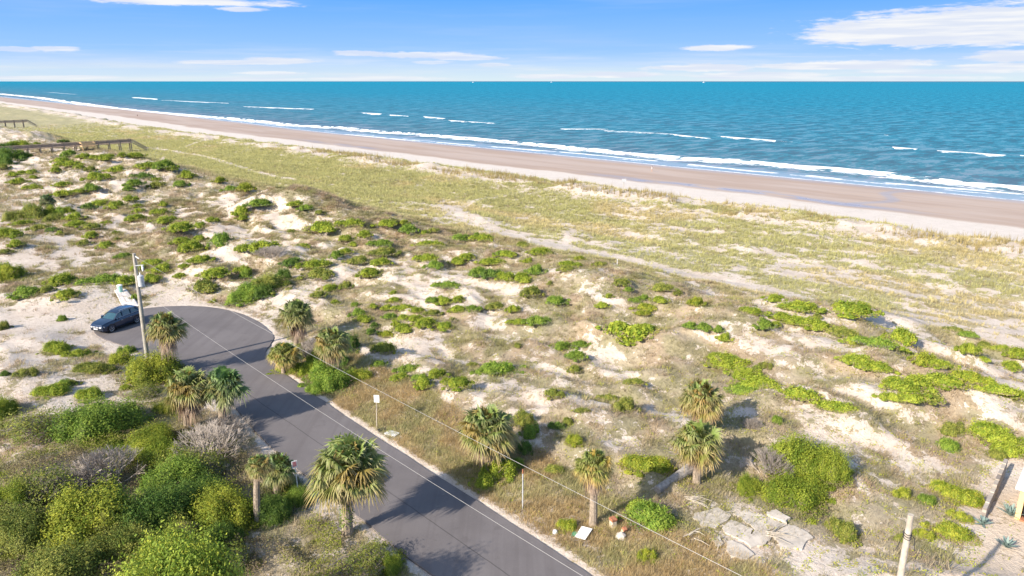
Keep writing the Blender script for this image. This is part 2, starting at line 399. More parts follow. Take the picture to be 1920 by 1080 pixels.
def cover_at(x, y, z):
    """plant cover 0..1 and bareness"""
    u, v = to_uv(x, y)
    px, py = proj(x, y, z)
    wx = px + 16 * (fbm(u / 3, v / 3, 2, 21) - .5); wy = py + 10 * (fbm(u / 3, v / 3, 2, 22) - .5)
    gx = np.clip(wx / 40 - .5, 0, 46.999); gy = np.clip((wy - 200) / 40 - .5, 0, 20.999)
    ix = gx.astype(int); iy = gy.astype(int); fx = gx - ix; fy = gy - iy
    b = (SV[iy, ix] * (1 - fx) + SV[iy, ix + 1] * fx) * (1 - fy) + (SV[iy + 1, ix] * (1 - fx) + SV[iy + 1, ix + 1] * fx) * fy
    n = 0.55 * fbm(u / 5.5, v / 2.6, 4, 30) + 0.45 * fbm(u / 1.4, v / 1.0, 3, 34)
    thr = 0.32 + b / 9 * 0.40
    c = sstep(-.10, .10, n - thr + .045)
    c = np.maximum(c, .95 * sstep(300, 480, u) * sstep(70, 84, v))
    c = c * (1 - .75 * sstep(7.6, 9, b))
    for dx, dy, r, h in MOUNDS:
        m = (np.abs(x - dx) < 2.6 * r) & (np.abs(y - dy) < 2.6 * r)
        if m.any(): c[m] = np.maximum(c[m], .85 * np.exp(-(((x[m] - dx - .3 * r) ** 2 + (y[m] - dy) ** 2) / (1.5 * r * r))) * sstep(.3, .55, fbm(u[m] / 1.2, v[m] / 1.2, 3, 44)))
    tv = toe(u)
    scarp = np.exp(-((v - (tv - 11)) / 6.5) ** 2) * sstep(.36, .48, fbm(u / 9, v / 6, 4, 40))
    c = c * (1 - scarp) * (1 - sstep(-2.5, 0, v - tv))
    for q, wd, st in PW:
        m = (np.abs(x - q[:, 0].mean()) < 260) & (v > 15) & (v < 115)
        if not m.any(): continue
        d = poly_dist(x[m], y[m], q, False) + 1.6 * (fbm(u[m] / 1.5, v[m] / 1.5, 2, 50) - .5)
        c[m] *= 1 - st * (1 - sstep(wd * .45, wd * 1.1, d))
    m = (np.abs(u - 20) < 100) & (v > 5) & (v < 42)
    if m.any():
        d = poly_dist(x[m], y[m]) + .5 * (fbm(u[m] / .8, v[m] / .8, 2, 51) - .5)
        c[m] *= sstep(.3, .9, d)
    return c, b
def veg_colour(x, y):
    u, v = to_uv(x, y)
    green = np.array([.345, .325, .14]); tan = np.array([.41, .345, .175]); brown = np.array([.375, .285, .18]); orange = np.array([.43, .33, .18]); grey = np.array([.37, .31, .20])
    f = fbm(u / 16, v / 9, 3, 60)[:, None]; g = fbm(u / 3, v / 2.5, 3, 61)[:, None]; k = sstep(66, 78, v)[:, None]
    far = sstep(60, 170, u)[:, None]
    sw = tan * (1 - sstep(.38, .62, f + .22 * far)) + green * sstep(.38, .62, f + .22 * far)
    sc = brown * (1 - sstep(.4, .6, g)) + grey * sstep(.4, .6, g); g2 = sstep(.42, .6, fbm(u / 1.8, v / 1.5, 3, 66))[:, None] * .75; sc = sc * (1 - g2) + green * .68 * g2
    verge = (sstep(22, 25, v) * (1 - sstep(27, 31, v)) * (1 - sstep(48, 56, u)))[:, None]
    c = sc * (1 - k) + sw * k
    c = c * (1 - .8 * verge) + orange * .8 * verge
    return c

def ground_material():
    m = bpy.data.materials.new('sand_and_thatch'); m.use_nodes = True; t = m.node_tree; b = t.nodes['Principled BSDF']
    P = N(t, 'ShaderNodeTexCoord').outputs['Object']
    A = lambda n: N(t, 'ShaderNodeAttribute', attribute_name=n)
    cov = A('cover').outputs['Fac']; wet = A('wet').outputs['Fac']; pool = A('pool').outputs['Fac']; vc = A('veg').outputs['Color']
    yard = A('yard').outputs['Fac']
    n1 = noise(t, P, .35, 5, .6); n2 = noise(t, P, 3.2, 5, .65); n3 = noise(t, P, 11, 4, .6); n4 = noise(t, P, 1.25, 4, .65)
    sand = mixc(t, map_range(t, n1, .35, .65), (.545, .455, .375), (.635, .55, .47))
    sand = mixc(t, map_range(t, n2, .45, .72, 0, .6), sand, (.42, .33, .25))
    sand = mixc(t, math_node(t, 'MULTIPLY', yard, .6), sand, (.60, .47, .34))
    e = math_node(t, 'ADD', math_node(t, 'MULTIPLY', math_node(t, 'SUBTRACT', n3, .5), .8), math_node(t, 'MULTIPLY', math_node(t, 'SUBTRACT', n2, .5), 1.9)); e = math_node(t, 'ADD', e, math_node(t, 'MULTIPLY', math_node(t, 'SUBTRACT', n4, .5), 3.6))
    cf = map_range(t, math_node(t, 'ADD', cov, e), .40, .58)
    sand = mixc(t, map_range(t, noise(t, P, 5.5, 3, .7), .60, .68, 0, .55), sand, (.36, .28, .20))
    th = mixc(t, map_range(t, n2, .35, .65), mixc(t, 1.0, vc, (.74, .73, .74), 'MULTIPLY'), mixc(t, .22, vc, (.42, .35, .25)))
    col = mixc(t, math_node(t, 'MULTIPLY', cf, .88), sand, th)
    # beach: stretched bands along the waterline
    bn = noise(t, scaled(t, P, (.075, .013, 1)), 1, 6, .68); bn2 = noise(t, scaled(t, P, (.5, .05, 1)), 1, 4, .6)
    wc = mixc(t, map_range(t, bn, .40, .62), (.42, .305, .225), (.49, .38, .30))
    wc = mixc(t, map_range(t, bn2, .5, .72, 0, .5), wc, (.50, .35, .235))
    col = mixc(t, math_node(t, 'MULTIPLY', A('dry').outputs['Fac'], .65), col, (.66, .60, .54))
    wrack = math_node(t, 'MULTIPLY', map_range(t, noise(t, scaled(t, P, (1.6, .16, 1)), 1, 4, .7), .62, .70, 0, .5), A('dry').outputs['Fac'])
    col = mixc(t, wrack, col, (.25, .2, .16))
    col = mixc(t, wet, col, wc)
    col = mixc(t, math_node(t, 'MULTIPLY', pool, .42), col, (.24, .28, .34))  # puddles and swash edge: bluish sky sheen mixed into the sand colour
    t.links.new(col, b.inputs['Base Color'])
    rg = map_range(t, wet, 0, 1, .95, .62, False); rg = math_node(t, 'SUBTRACT', rg, math_node(t, 'MULTIPLY', pool, .36), True)
    t.links.new(rg, b.inputs['Roughness']); b.inputs['Specular IOR Level'].default_value = .25
    bp = N(t, 'ShaderNodeBump'); bp.inputs['Distance'].default_value = .12
    t.links.new(map_range(t, wet, 0, .5, .9, .03, False), bp.inputs['Strength'])
    t.links.new(math_node(t, 'ADD', n2, math_node(t, 'MULTIPLY', n3, .5)), bp.inputs['Height']); t.links.new(bp.outputs[0], b.inputs['Normal'])
    return m

# ------------------------------------------------------------------ shrubs: survey list (centre x, y, width, height in the photograph)
G = {'lime': (1.0, 1.0, 1.0), 'green': (.74, .88, 1.1), 'olive': (.88, .80, 1.4), 'dark': (.45, .60, .9), 'yellow': (1.08, 1.0, 1.0)}
BUSHES = [
 ('mound', 'under the legs of the long boardwalk', [(132,291,22,14,'green'),(157,295,20,9),(177,299,18,8),(197,301,24,12),(206,294,16,7),(230,296,14,9),(255,295,32,9)]),
 ('mound', 'in the row beside the boardwalk steps', [(283,312,42,14),(312,318,30,18,'green'),(352,332,26,16),(340,350,20,12,'green'),(323,320,14,14),(413,341,18,12,'yellow')]),
 ('mound', 'in the upper rows below the long boardwalk', [(116,304,28,8),(133,314,34,12),(106,321,16,12),(150,316,16,8),(170,320,16,10,'olive'),(180,335,28,16),(202,334,18,10),(220,322,30,12),(269,332,30,14,'dark'),(254,347,30,14,'green'),(241,356,16,10,'green'),(297,350,24,12,'olive'),(293,338,16,6)]),
 ('mound', 'in the left rows above the dark green thicket', [(7,315,16,10,'olive'),(25,330,18,8),(42,327,16,7),(60,325,22,8),(35,343,26,11),(65,353,24,11),(118,349,24,10),(150,363,20,8),(172,358,26,14,'green'),(122,369,30,12)]),
 ('mound', 'in the middle rows left of the crested dune', [(165,389,22,12,'dark'),(190,380,36,14),(218,388,30,14),(245,375,18,12),(258,388,16,7),(262,396,16,8),(307,385,14,12),(302,400,30,10),(312,415,36,14),(340,432,40,18),(375,426,22,10),(398,415,16,10)]),
 ('mound', 'on the white sand left of the crested dune', [(141,409,26,14),(257,411,28,13),(143,424,32,10),(175,428,32,12,'olive'),(201,418,14,6),(42,420,28,10),(78,428,30,10,'olive'),(100,432,20,8,'dark'),(113,438,12,7)]),
 ('mound', 'on the white sand above the power pole', [(14,440,40,20),(32,460,22,14),(8,475,20,7,'olive'),(172,443,20,13),(157,457,22,10,'olive'),(198,461,26,12),(217,437,10,6),(220,450,10,6,'olive'),(230,481,24,10,'green'),(290,495,34,10)]),
 ('mound', 'in the sandy band between thicket and turning circle', [(118,526,40,22),(55,550,50,18,'green'),(88,545,22,12,'olive'),(124,557,36,18,'yellow'),(196,529,56,16,'green'),(238,528,30,28),(262,505,24,8),(305,506,34,16),(285,525,28,16),(255,556,14,14,'green')]),
 ('mound', 'on the slope below the crested dune', [(343,457,34,14),(362,466,34,22),(376,450,18,12),(415,445,36,40,'green'),(375,492,34,14),(347,501,18,9),(337,519,20,9),(405,519,44,18),(386,540,48,24,'olive'),(457,510,22,16),(495,467,46,22),(460,472,26,12),(400,565,14,5)]),
 ('mound', 'on the crested dune itself', [(433,356,22,10,'green'),(461,357,26,18,'yellow'),(535,359,12,10,'yellow'),(455,402,28,20),(490,390,44,14,'green'),(458,416,20,10),(558,390,26,10),(575,396,22,10,'green'),(600,405,14,9,'olive'),(605,373,24,8,'olive')]),
 ('mound', 'between the crested dune and the long sandy trail', [(658,420,38,16),(608,442,56,16),(567,461,22,9),(630,480,20,14,'green'),(592,500,42,18),(550,496,34,14,'dark'),(600,518,44,20,'olive'),(618,541,28,14),(596,556,22,12,'olive'),(628,568,14,8),(545,435,18,7),(560,505,16,9)]),
 ('mound', 'left of the largest bare patch, upper rows', [(735,416,22,8,'olive'),(757,419,16,8,'yellow'),(765,433,28,18,'green'),(725,431,32,12),(683,442,22,14),(650,452,22,12),(663,460,16,8),(715,462,32,14,'green'),(648,475,20,10),(718,480,42,14,'olive'),(716,496,28,14),(672,497,38,12,'olive'),(695,520,38,20),(648,538,20,14,'olive')]),
 ('mound', 'above the bare patch, near the trail', [(795,438,14,8),(813,435,18,8,'olive'),(803,461,40,9),(862,450,36,13,'green'),(905,451,32,15),(893,444,12,8,'green'),(800,489,32,16),(815,500,26,14,'green'),(858,496,30,10),(875,488,26,12),(920,498,38,12),(980,462,30,9,'olive'),(1013,475,36,10),(1035,477,12,6),(950,484,30,10),(940,480,20,8,'green'),(990,492,20,8)]),
 ('mound', 'along the long green belt beyond the bare patch', [(898,516,26,18,'green'),(920,517,34,18,'dark'),(950,521,34,18),(980,523,38,18),(1004,512,28,18,'green'),(838,540,36,12,'green'),(1066,497,30,12),(1064,508,30,10,'olive'),(1087,486,16,7,'yellow'),(1125,497,20,8,'olive'),(1031,532,9,10,'olive')]),
 ('mound', 'just below the largest bare patch', [(812,566,22,11,'green'),(832,568,30,14),(860,563,20,12),(740,563,24,10),(738,549,12,6),(667,572,14,9,'green'),(700,577,16,8),(724,581,22,9),(757,579,30,12),(782,584,20,11),(810,591,26,9,'olive'),(860,582,30,14),(887,579,22,12,'green'),(848,600,14,9,'olive'),(930,580,28,14,'olive'),(963,583,20,14)]),
 ('mound', 'in the band of mounds right of the palm grove', [(672,589,22,16,'green'),(682,601,30,12),(730,595,20,12,'green'),(757,597,24,12),(778,600,26,11),(798,610,36,18),(832,616,34,14),(757,622,38,16),(743,610,12,12),(702,613,14,10,'dark'),(695,623,18,11,'dark'),(724,632,22,12,'yellow'),(715,648,14,10,'green')]),
 ('mound', 'between the bare patch and the ridge on its right', [(997,553,30,22,'olive'),(1043,567,30,17,'green'),(1130,577,24,9),(1141,557,14,7),(1008,609,36,18,'green'),(972,611,30,8),(1192,569,18,10,'green'),(1206,562,16,10,'green'),(1236,570,30,9),(1210,583,34,9,'yellow'),(1203,593,22,10,'yellow'),(1165,535,30,12,'olive'),(1178,547,16,9,'green'),(1240,546,40,9,'olive'),(1270,553,16,8,'olive')]),
 ('mound', 'on the pale sand near the middle of the dunes', [(722,657,32,24,'olive'),(712,685,24,12,'green'),(938,696,58,26,'green'),(912,700,36,12,'green'),(884,685,18,8,'olive'),(1053,651,30,16,'green'),(1090,648,28,15,'green'),(1078,671,32,18,'green'),(970,650,14,8,'olive'),(1078,698,22,16,'olive')]),
 ('mound', 'in the row above the roadside palms', [(768,696,38,12,'green'),(752,709,28,14),(788,711,26,12,'green'),(818,703,34,18),(795,723,28,22),(858,722,44,22),(836,717,18,12),(1037,742,26,20,'olive'),(1090,772,24,10,'olive')]),
 ('mound', 'on the ridge right of centre', [(1303,571,24,17,'yellow'),(1452,565,30,14),(1470,568,18,8,'olive'),(1408,588,40,8),(1495,589,56,11),(1530,600,16,8,'olive'),(1590,592,80,20),(1432,617,32,18,'green'),(1453,612,18,10),(1465,603,34,16),(1492,612,52,16),(1532,618,44,20),(1570,630,40,9,'olive'),(1585,634,40,10,'olive')]),
 ('mound', 'in the tangle left of the right-hand ridge', [(1292,617,20,12,'green'),(1318,622,24,14,'green'),(1347,624,16,12,'green'),(1357,640,22,15),(1190,720,30,9,'olive'),(1140,750,30,14,'olive')]),
 ('mound', 'on the right slope between ridge and trail', [(1688,632,40,34),(1610,646,50,14),(1640,650,50,14,'green'),(1663,657,34,10),(1690,664,40,10),(1730,683,34,30,'yellow'),(1760,690,50,14),(1745,695,40,12),(1605,688,50,16),(1640,703,50,12),(1815,665,30,22),(1842,677,20,7),(1905,670,34,24),(1893,688,30,18),(1875,657,30,8),(1845,651,30,10,'olive'),(1790,625,40,10,'olive'),(1811,633,28,8,'green')]),
 ('mound', 'in the belt along the right-hand edge', [(1720,727,60,22),(1690,737,60,28),(1765,732,70,20),(1815,722,50,26,'yellow'),(1850,741,60,12),(1885,746,50,14),(1700,757,50,22),(1670,758,40,14),(1565,769,56,22),(1490,751,66,22),(1735,760,50,14,'olive')]),
 ('shrub', 'around the big mounded thicket right of the palms', [(1370,682,70,26,'lime'),(1350,672,40,14),(1425,717,76,28),(1400,702,50,24),(1395,730,50,18,'green'),(1433,686,22,14,'olive'),(1456,782,16,26,'green')]),
 ('shrub', 'in the lower right scrub beside the block wall', [(1776,832,32,26,'green'),(1783,806,34,24,'olive'),(1858,815,70,34),(1890,838,56,34),(1868,850,30,22,'olive'),(1768,915,44,26,'yellow'),(1805,928,56,34,'yellow'),(1690,925,30,18,'yellow'),(1737,936,26,20,'green'),(1785,995,60,34,'yellow'),(1800,968,36,20,'yellow'),(1728,1000,30,22,'yellow'),(1583,997,40,40,'olive'),(1565,985,36,28,'olive'),(1690,1010,26,14,'olive')]),
 ('shrub', 'among the brush between the roadside palms', [(982,786,36,32,'olive'),(996,805,28,32,'green'),(985,842,26,22,'dark'),(1045,800,26,14,'dark'),(1065,790,18,14,'olive'),(1078,828,30,20,'yellow'),(930,882,56,50,'lime'),(910,900,36,40,'lime'),(960,870,40,24,'green'),(1212,865,76,36,'yellow'),(1245,875,36,28,'yellow'),(1222,965,80,52,'green'),(1195,950,46,30,'lime'),(1170,760,36,26,'olive'),(1040,880,40,20,'olive'),(1063,985,32,26,'yellow'),(1210,1040,30,34,'yellow')]),
 ('shrub', 'on the sand left of the power pole', [(108,650,40,26,'lime'),(146,662,40,16,'lime'),(172,690,56,18,'olive'),(200,693,34,16,'olive'),(225,670,36,26,'yellow'),(240,655,26,18,'green'),(45,697,34,20,'olive'),(97,730,50,26,'lime'),(120,720,26,14,'green'),(168,738,36,26,'lime'),(235,727,22,10,'lime'),(8,608,18,20,'olive'),(117,595,14,14,'green'),(10,700,16,10,'dark'),(135,718,20,10,'olive')]),
 ('thicket', 'in the dark left thicket around the distant palm', [(35,404,36,20,'olive'),(64,396,40,34,'olive'),(95,396,26,22,'lime'),(112,396,34,18,'green'),(102,411,36,10,'olive'),(130,394,16,10,'lime'),(15,511,52,34,'yellow'),(0,502,40,24,'green')]),
 ('thicket', 'at the left end of the long boardwalk', [(20,292,50,26,'dark'),(42,290,30,16,'green'),(8,300,30,22,'dark'),(42,272,34,18,'lime'),(63,332,14,6),(120,266,20,8,'dark'),(20,278,40,10,'dark'),(70,270,14,8,'lime')]),
 ('thicket', 'in the thicket behind the turning circle', [(470,548,52,32,'green'),(510,530,60,36,'olive'),(485,535,34,24,'green'),(530,513,24,30,'dark'),(463,560,50,20,'green'),(495,548,34,26,'dark'),(462,515,20,18,'green')]),
 ('thicket', 'under the palm grove at the road bend', [(655,642,34,40,'dark'),(610,700,56,50,'green'),(640,712,56,44,'green'),(580,690,40,30,'lime'),(545,690,50,20,'lime'),(668,705,46,26,'yellow'),(600,725,40,28,'green'),(560,660,34,30,'olive'),(635,675,50,34,'dark'),(593,670,30,30,'lime')]),
 ('seagrape', 'in the ground-hugging tangle right of centre', [(1160,625,50,28,'lime'),(1195,628,56,28,'lime'),(1215,618,34,18,'lime'),(1180,640,40,18,'lime')]),
]

NTH = ['first', 'second', 'third', 'fourth', 'fifth', 'sixth', 'seventh', 'eighth', 'ninth', 'tenth', 'eleventh', 'twelfth', 'thirteenth', 'fourteenth', 'fifteenth',
       'sixteenth', 'seventeenth', 'eighteenth', 'nineteenth', 'twentieth']
TONE = {'lime': 'bright green', 'green': 'mid green', 'olive': 'olive green', 'dark': 'dark green', 'yellow': 'yellow-green'}

def unit(a): return a / np.maximum(np.linalg.norm(a, axis=-1, keepdims=True), 1e-9)
def leaf_quads(c, n, size, asp=.55, r=None):
    """leaves as bent rhombi: centres c, normals n"""
    r = r or rng; k = len(c)
    t = unit(np.cross(n, r.normal(size=(k, 3)))); b = np.cross(n, t); s = (size * (0.7 + .6 * r.random(k)))[:, None]
    v = np.stack([c - t * s, c + b * s * asp - n * s * .15, c + t * s, c - b * s * asp - n * s * .15], 1).reshape(-1, 3)
    return v, np.arange(4 * k).reshape(k, 4)
def blobs(k, seed, flatness=.5, spread=.62):
    r = np.random.default_rng(seed); B = [(0, 0, .52, .55 * flatness * 1.6)]
    for i in range(k):
        a = 2 * math.pi * (i + r.random() * .8) / k; d = spread * (.45 + .65 * r.random()) * (1 + .30 * math.cos(2 * a + seed)); s = .16 + .26 * r.random()
        B.append((d * math.cos(a), d * math.sin(a), s, min(.9 * flatness, s * flatness * (1.6 + 1.4 * r.random()))))
    for i in range(4):
        a = r.random() * 6.283; d = .95 + .35 * r.random(); q = .10 + .12 * r.random(); B.append((d * math.cos(a), d * math.sin(a), q, q * .8))
    return B
def bush_mesh(name, seed, n=2600, leaf=.055, flatness=.5, k=7, spread=.62, yellow=.25, ragged=.10, core=True, under=0.0, matl=None):
    r = np.random.default_rng(seed); B = np.array(blobs(k, seed, flatness, spread))
    wts = B[:, 2] ** 2; i = r.choice(len(B), n * 2, p=wts / wts.sum()); d = unit(r.normal(size=(n * 2, 3))); d[:, 2] = np.abs(d[:, 2]) * .95 + .02 - under * r.random(n * 2)
    d = unit(d); rad = 1 - np.abs(r.normal(size=n * 2)) * ragged + r.random(n * 2) ** 3 * (.06 + ragged * 1.5)
    lump = .86 + .28 * fbm(d[:, 0] * 3 + i * 3.1 + 50, d[:, 1] * 3 + d[:, 2] * 2 + 50, 3, seed % 50)
    rad = rad * lump
    c = np.stack([B[i, 0] + d[:, 0] * B[i, 2] * rad, B[i, 1] + d[:, 1] * B[i, 2] * rad, d[:, 2] * B[i, 3] * rad], 1)
    keep = np.ones(len(c), bool)
    for j in range(len(B)):
        q = ((c[:, 0] - B[j, 0]) / B[j, 2]) ** 2 + ((c[:, 1] - B[j, 1]) / B[j, 2]) ** 2 + (c[:, 2] / B[j, 3]) ** 2
        keep &= (i == j) | (q > .55)
    c = c[keep][:n]; nn = unit(d[keep][:n] * 1.0 + r.normal(size=(len(c), 3)) * .55 + np.array([0, 0, .35]))
    kf = len(c) // 5; af = r.random(kf) * 6.283; df = .80 + .42 * r.random(kf) * fbm(3 + np.cos(af) * 2.5, 3 + np.sin(af) * 2.5, 3, seed % 40) * 1.6
    cf = np.stack([np.cos(af) * df, np.sin(af) * df, .03 + .10 * r.random(kf)], 1); c = np.concatenate([c, cf]); nn = np.concatenate([nn, unit(r.normal(size=(kf, 3)) * .5 + np.array([0, 0, 1.]))])
    v, f = leaf_quads(c, nn, leaf, r=r)
    clump = fbm(c[:, 0] * 5 + 9, c[:, 1] * 5 + c[:, 2] * 4 + 9, 3, 70 + seed % 20); rr = r.random(len(c))
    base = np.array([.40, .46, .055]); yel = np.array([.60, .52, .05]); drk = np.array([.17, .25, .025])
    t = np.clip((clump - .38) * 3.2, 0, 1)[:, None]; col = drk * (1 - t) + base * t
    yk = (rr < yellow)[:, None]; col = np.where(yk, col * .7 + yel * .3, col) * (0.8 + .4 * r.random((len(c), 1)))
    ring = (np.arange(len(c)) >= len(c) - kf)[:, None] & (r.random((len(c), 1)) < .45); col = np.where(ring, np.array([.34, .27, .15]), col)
    tint = np.repeat(col, 4, 0)
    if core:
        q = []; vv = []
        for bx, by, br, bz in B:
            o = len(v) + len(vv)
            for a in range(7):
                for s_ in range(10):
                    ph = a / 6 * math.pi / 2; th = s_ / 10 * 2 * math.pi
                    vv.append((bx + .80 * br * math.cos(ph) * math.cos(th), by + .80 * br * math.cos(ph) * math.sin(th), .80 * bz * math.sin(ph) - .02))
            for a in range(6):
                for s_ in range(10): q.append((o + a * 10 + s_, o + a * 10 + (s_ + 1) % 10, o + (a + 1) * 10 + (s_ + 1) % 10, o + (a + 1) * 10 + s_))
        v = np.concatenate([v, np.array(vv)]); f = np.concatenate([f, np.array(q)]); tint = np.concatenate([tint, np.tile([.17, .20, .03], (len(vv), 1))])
    return mesh_np(name, v, f, mat=matl or M_leaf, attrs={'tint': tint})
def stems_mesh(name, seed, n=14, h=.9):
    r = np.random.default_rng(seed); mb = MB()
    for i in range(n):
        a = r.random() * 6.28; q = [Vector((0.08 * math.cos(a), .08 * math.sin(a), -.05))]
        for s_ in range(3):
            q.append(q[-1] + Vector((math.cos(a) * .16 * (1 + .6 * r.random()), math.sin(a) * .16 * (1 + .6 * r.random()), h / 4.5 * (.7 + .6 * r.random()))))
            a += (r.random() - .5) * .9
        mb.tube(q, [.022, .017, .012, .006], 4, False)
    me = bpy.data.meshes.new(name); me.from_pydata([tuple(p) for p in mb.v], [], mb.f)
    at_ = me.attributes.new('tint', 'FLOAT_COLOR', 'POINT'); at_.data.foreach_set('color', [.22, .17, .12, 1] * len(mb.v)); me.materials.append(M_twig)
    return me
MESH = {
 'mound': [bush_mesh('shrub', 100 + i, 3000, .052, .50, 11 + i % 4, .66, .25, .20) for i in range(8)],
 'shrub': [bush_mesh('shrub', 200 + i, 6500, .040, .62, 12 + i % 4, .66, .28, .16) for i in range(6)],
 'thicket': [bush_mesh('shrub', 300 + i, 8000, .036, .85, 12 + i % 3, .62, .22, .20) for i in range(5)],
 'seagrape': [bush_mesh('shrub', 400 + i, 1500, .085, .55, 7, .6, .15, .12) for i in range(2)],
}
SHAPE = {'mound': (.42, 0.62), 'shrub': (.62, .8), 'thicket': (.85, .95), 'seagrape': (.5, .7)}     # typical height / mesh top
ALL = []
for kind, where, items in BUSHES:
    items = sorted(items, key=lambda q: q[0])
    for n_, it in enumerate(items):
        px, py, wpx, hpx = it[:4]; tone = it[4] if len(it) > 4 else 'lime'
        ALL.append((kind, where, n_, len(items), px, py, wpx, hpx, tone))
PLACED = []
def place_size(px, py, wpx, hpx, hmin, hmax):
    g = at(px, py + hpx / 2); zc = depth(g); m = zc / F; W = wpx * m
    gr = math.hypot(g.x, g.y); sn = (CAMZ - g.z) / math.hypot(gr, CAMZ); cs = math.sqrt(1 - sn * sn)
    D = max(.55 * W, min(1.0 * W, hpx * m * .55 / sn)); H = (hpx * m - D * sn * .75) / cs
    H = max(hmin * W, min(hmax * W, H)); fx, fy = g.x / gr, g.y / gr
    return Vector((g.x + fx * D / 2, g.y + fy * D / 2, 0)), W, D, H
for a in ALL:
    kind = a[0]; hm = {'mound': (.26, .55), 'shrub': (.28, .7), 'thicket': (.35, .9), 'seagrape': (.2, .5)}[kind]
    p, W, D, H = place_size(*a[4:8], *hm); PLACED.append((a, p, W, D, H))
for a, p, W, D, H in PLACED:
    if a[0] == 'mound': MOUNDS.append((p.x, p.y, max(W, D) * .6, H * .45))
for i, (a, p, W, D, H) in enumerate(PLACED):
    kind, where, n_, tot, px, py, wpx, hpx, tone = a
    nm = {'mound': 'dune_shrub', 'shrub': 'coastal_shrub', 'thicket': 'thicket_shrub', 'seagrape': 'broadleaf_shrub'}[kind]
    me = MESH[kind][i % len(MESH[kind])]
    size = 'tiny' if W < 1.2 else 'small' if W < 2.4 else 'wide' if W > 4 else 'rounded'
    lab = f"{size} {TONE[tone]} shrub, {NTH[n_]} from left {where}"; lab = ' '.join(lab.split()[:16])
    z = float(ground_z(np.float64(p.x), np.float64(p.y))); f = random.uniform(.92, 1.1)
    gcol = tuple(c * f for c in G[tone]) + (1,)
    ang = math.atan2(p.x, p.y); rz = -ang + random.choice([0, math.pi])
    sc = (W / 1.54, D / 1.56, (H * (.95 if kind == 'mound' else 1.0) + .14) / {'mound': .52, 'shrub': .66, 'thicket': .86, 'seagrape': .58}[kind])
    if kind in ('mound', 'seagrape'):
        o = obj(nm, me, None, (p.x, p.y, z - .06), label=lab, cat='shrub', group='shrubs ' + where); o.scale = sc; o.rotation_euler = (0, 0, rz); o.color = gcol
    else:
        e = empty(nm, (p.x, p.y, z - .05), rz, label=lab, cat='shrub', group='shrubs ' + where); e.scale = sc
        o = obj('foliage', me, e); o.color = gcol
        if 'stems' not in MESH: MESH['stems'] = [stems_mesh('stems', 5, 16, .7), stems_mesh('stems', 6, 16, .8)]
        obj('stems', MESH['stems'][i % 2], e)

# ------------------------------------------------------------------ ground sheet in the coast frame (local x = v, local y = u)
def spaced(segs):
    out = [segs[0][0]]
    for a, b, s in segs:
        n = max(1, int(round((b - a) / s))); out += list(np.linspace(a, b, n + 1)[1:])
    return np.array(out)
def grid(vs, us):
    V, U = np.meshgrid(vs, us); n, m = V.shape
    idx = np.arange(n * m).reshape(n, m)
    q = np.stack([idx[:-1, :-1], idx[:-1, 1:], idx[1:, 1:], idx[1:, :-1]], -1).reshape(-1, 4)
    return V.ravel(), U.ravel(), q
def build_ground():
    vs = spaced([(-4000, -1000, 1000), (-1000, -200, 200), (-200, -50, 25), (-50, -4, 2), (-4, 86, .34), (86, 146, .6), (146, 240, 1.5), (240, 320, 8), (320, 400, 40)])
    us = spaced([(-4000, -1000, 1000), (-1000, -200, 100), (-200, -40, 16), (-40, -4, 2), (-4, 110, .34), (110, 200, .7), (200, 340, 1.4), (340, 700, 4), (700, 1500, 10), (1500, 4000, 50), (4000, 9000, 500)])
    v, u, q = grid(vs, us); x, y = to_xy(u, v); z = ground_z(x, y)
    c, b = cover_at(x, y, z); tv = toe(u); d = v - tv
    wb = 31 + 5 * (fbm(u / 30, u * 0, 3, 80) - .5) + 3 * (fbm(u / 8, v / 8, 2, 81) - .5)
    wet = sstep(-1.2, 1.8, d - wb)
    dry = sstep(1, 5, d) * (1 - wet)
    # runnel left by the tide between dry and wet sand
    pc = wb + 5 + 3 * (fbm(u / 20, u * 0, 2, 83) - .5)
    pm = np.interp(u, [20, 45, 62, 78, 100, 125, 150, 240, 262, 300, 330], [0, .0, .9, 1, .9, .75, 0, 0, .7, .6, 0])
    pool = pm * np.exp(-((d - pc) / (2.2 + 1.5 * fbm(u / 6, u * 0, 2, 84))) ** 2) * sstep(.30, .5, fbm(u / 7, v / 2.2, 3, 85))
    ch = np.abs(u - (62 + 2.5 * np.sin(v / 5.0)) - (v - 175) * .12); ch = (1 - sstep(.8, 2.2, ch)) * sstep(31, 36, d) * .6
    pool = np.clip(pool * 1.3 + ch, 0, 1) * wet
    pool = np.maximum(pool, .62 * sstep(-9, -1, v - wat(u)) * wet)
    px, py = proj(x, y, z)
    yard = ((x - 25.2) * EU[0] + (y - 33.5) * EU[1]); yd = sstep(-.4, .4, -yard) * (v > 30) * (v < 60) * (u > -40)
    c = c * (1 - .93 * yd); veg = veg_colour(x, y)
    me = mesh_np('ground', np.stack([v, u, z], 1), q, mat=ground_material(), smooth=True, attrs={'cover': c, 'wet': wet, 'pool': pool, 'dry': dry, 'yard': yd, 'veg': veg})
    o = obj('ground', me, kind='structure'); o.rotation_euler = (0, 0, TH)
build_ground()

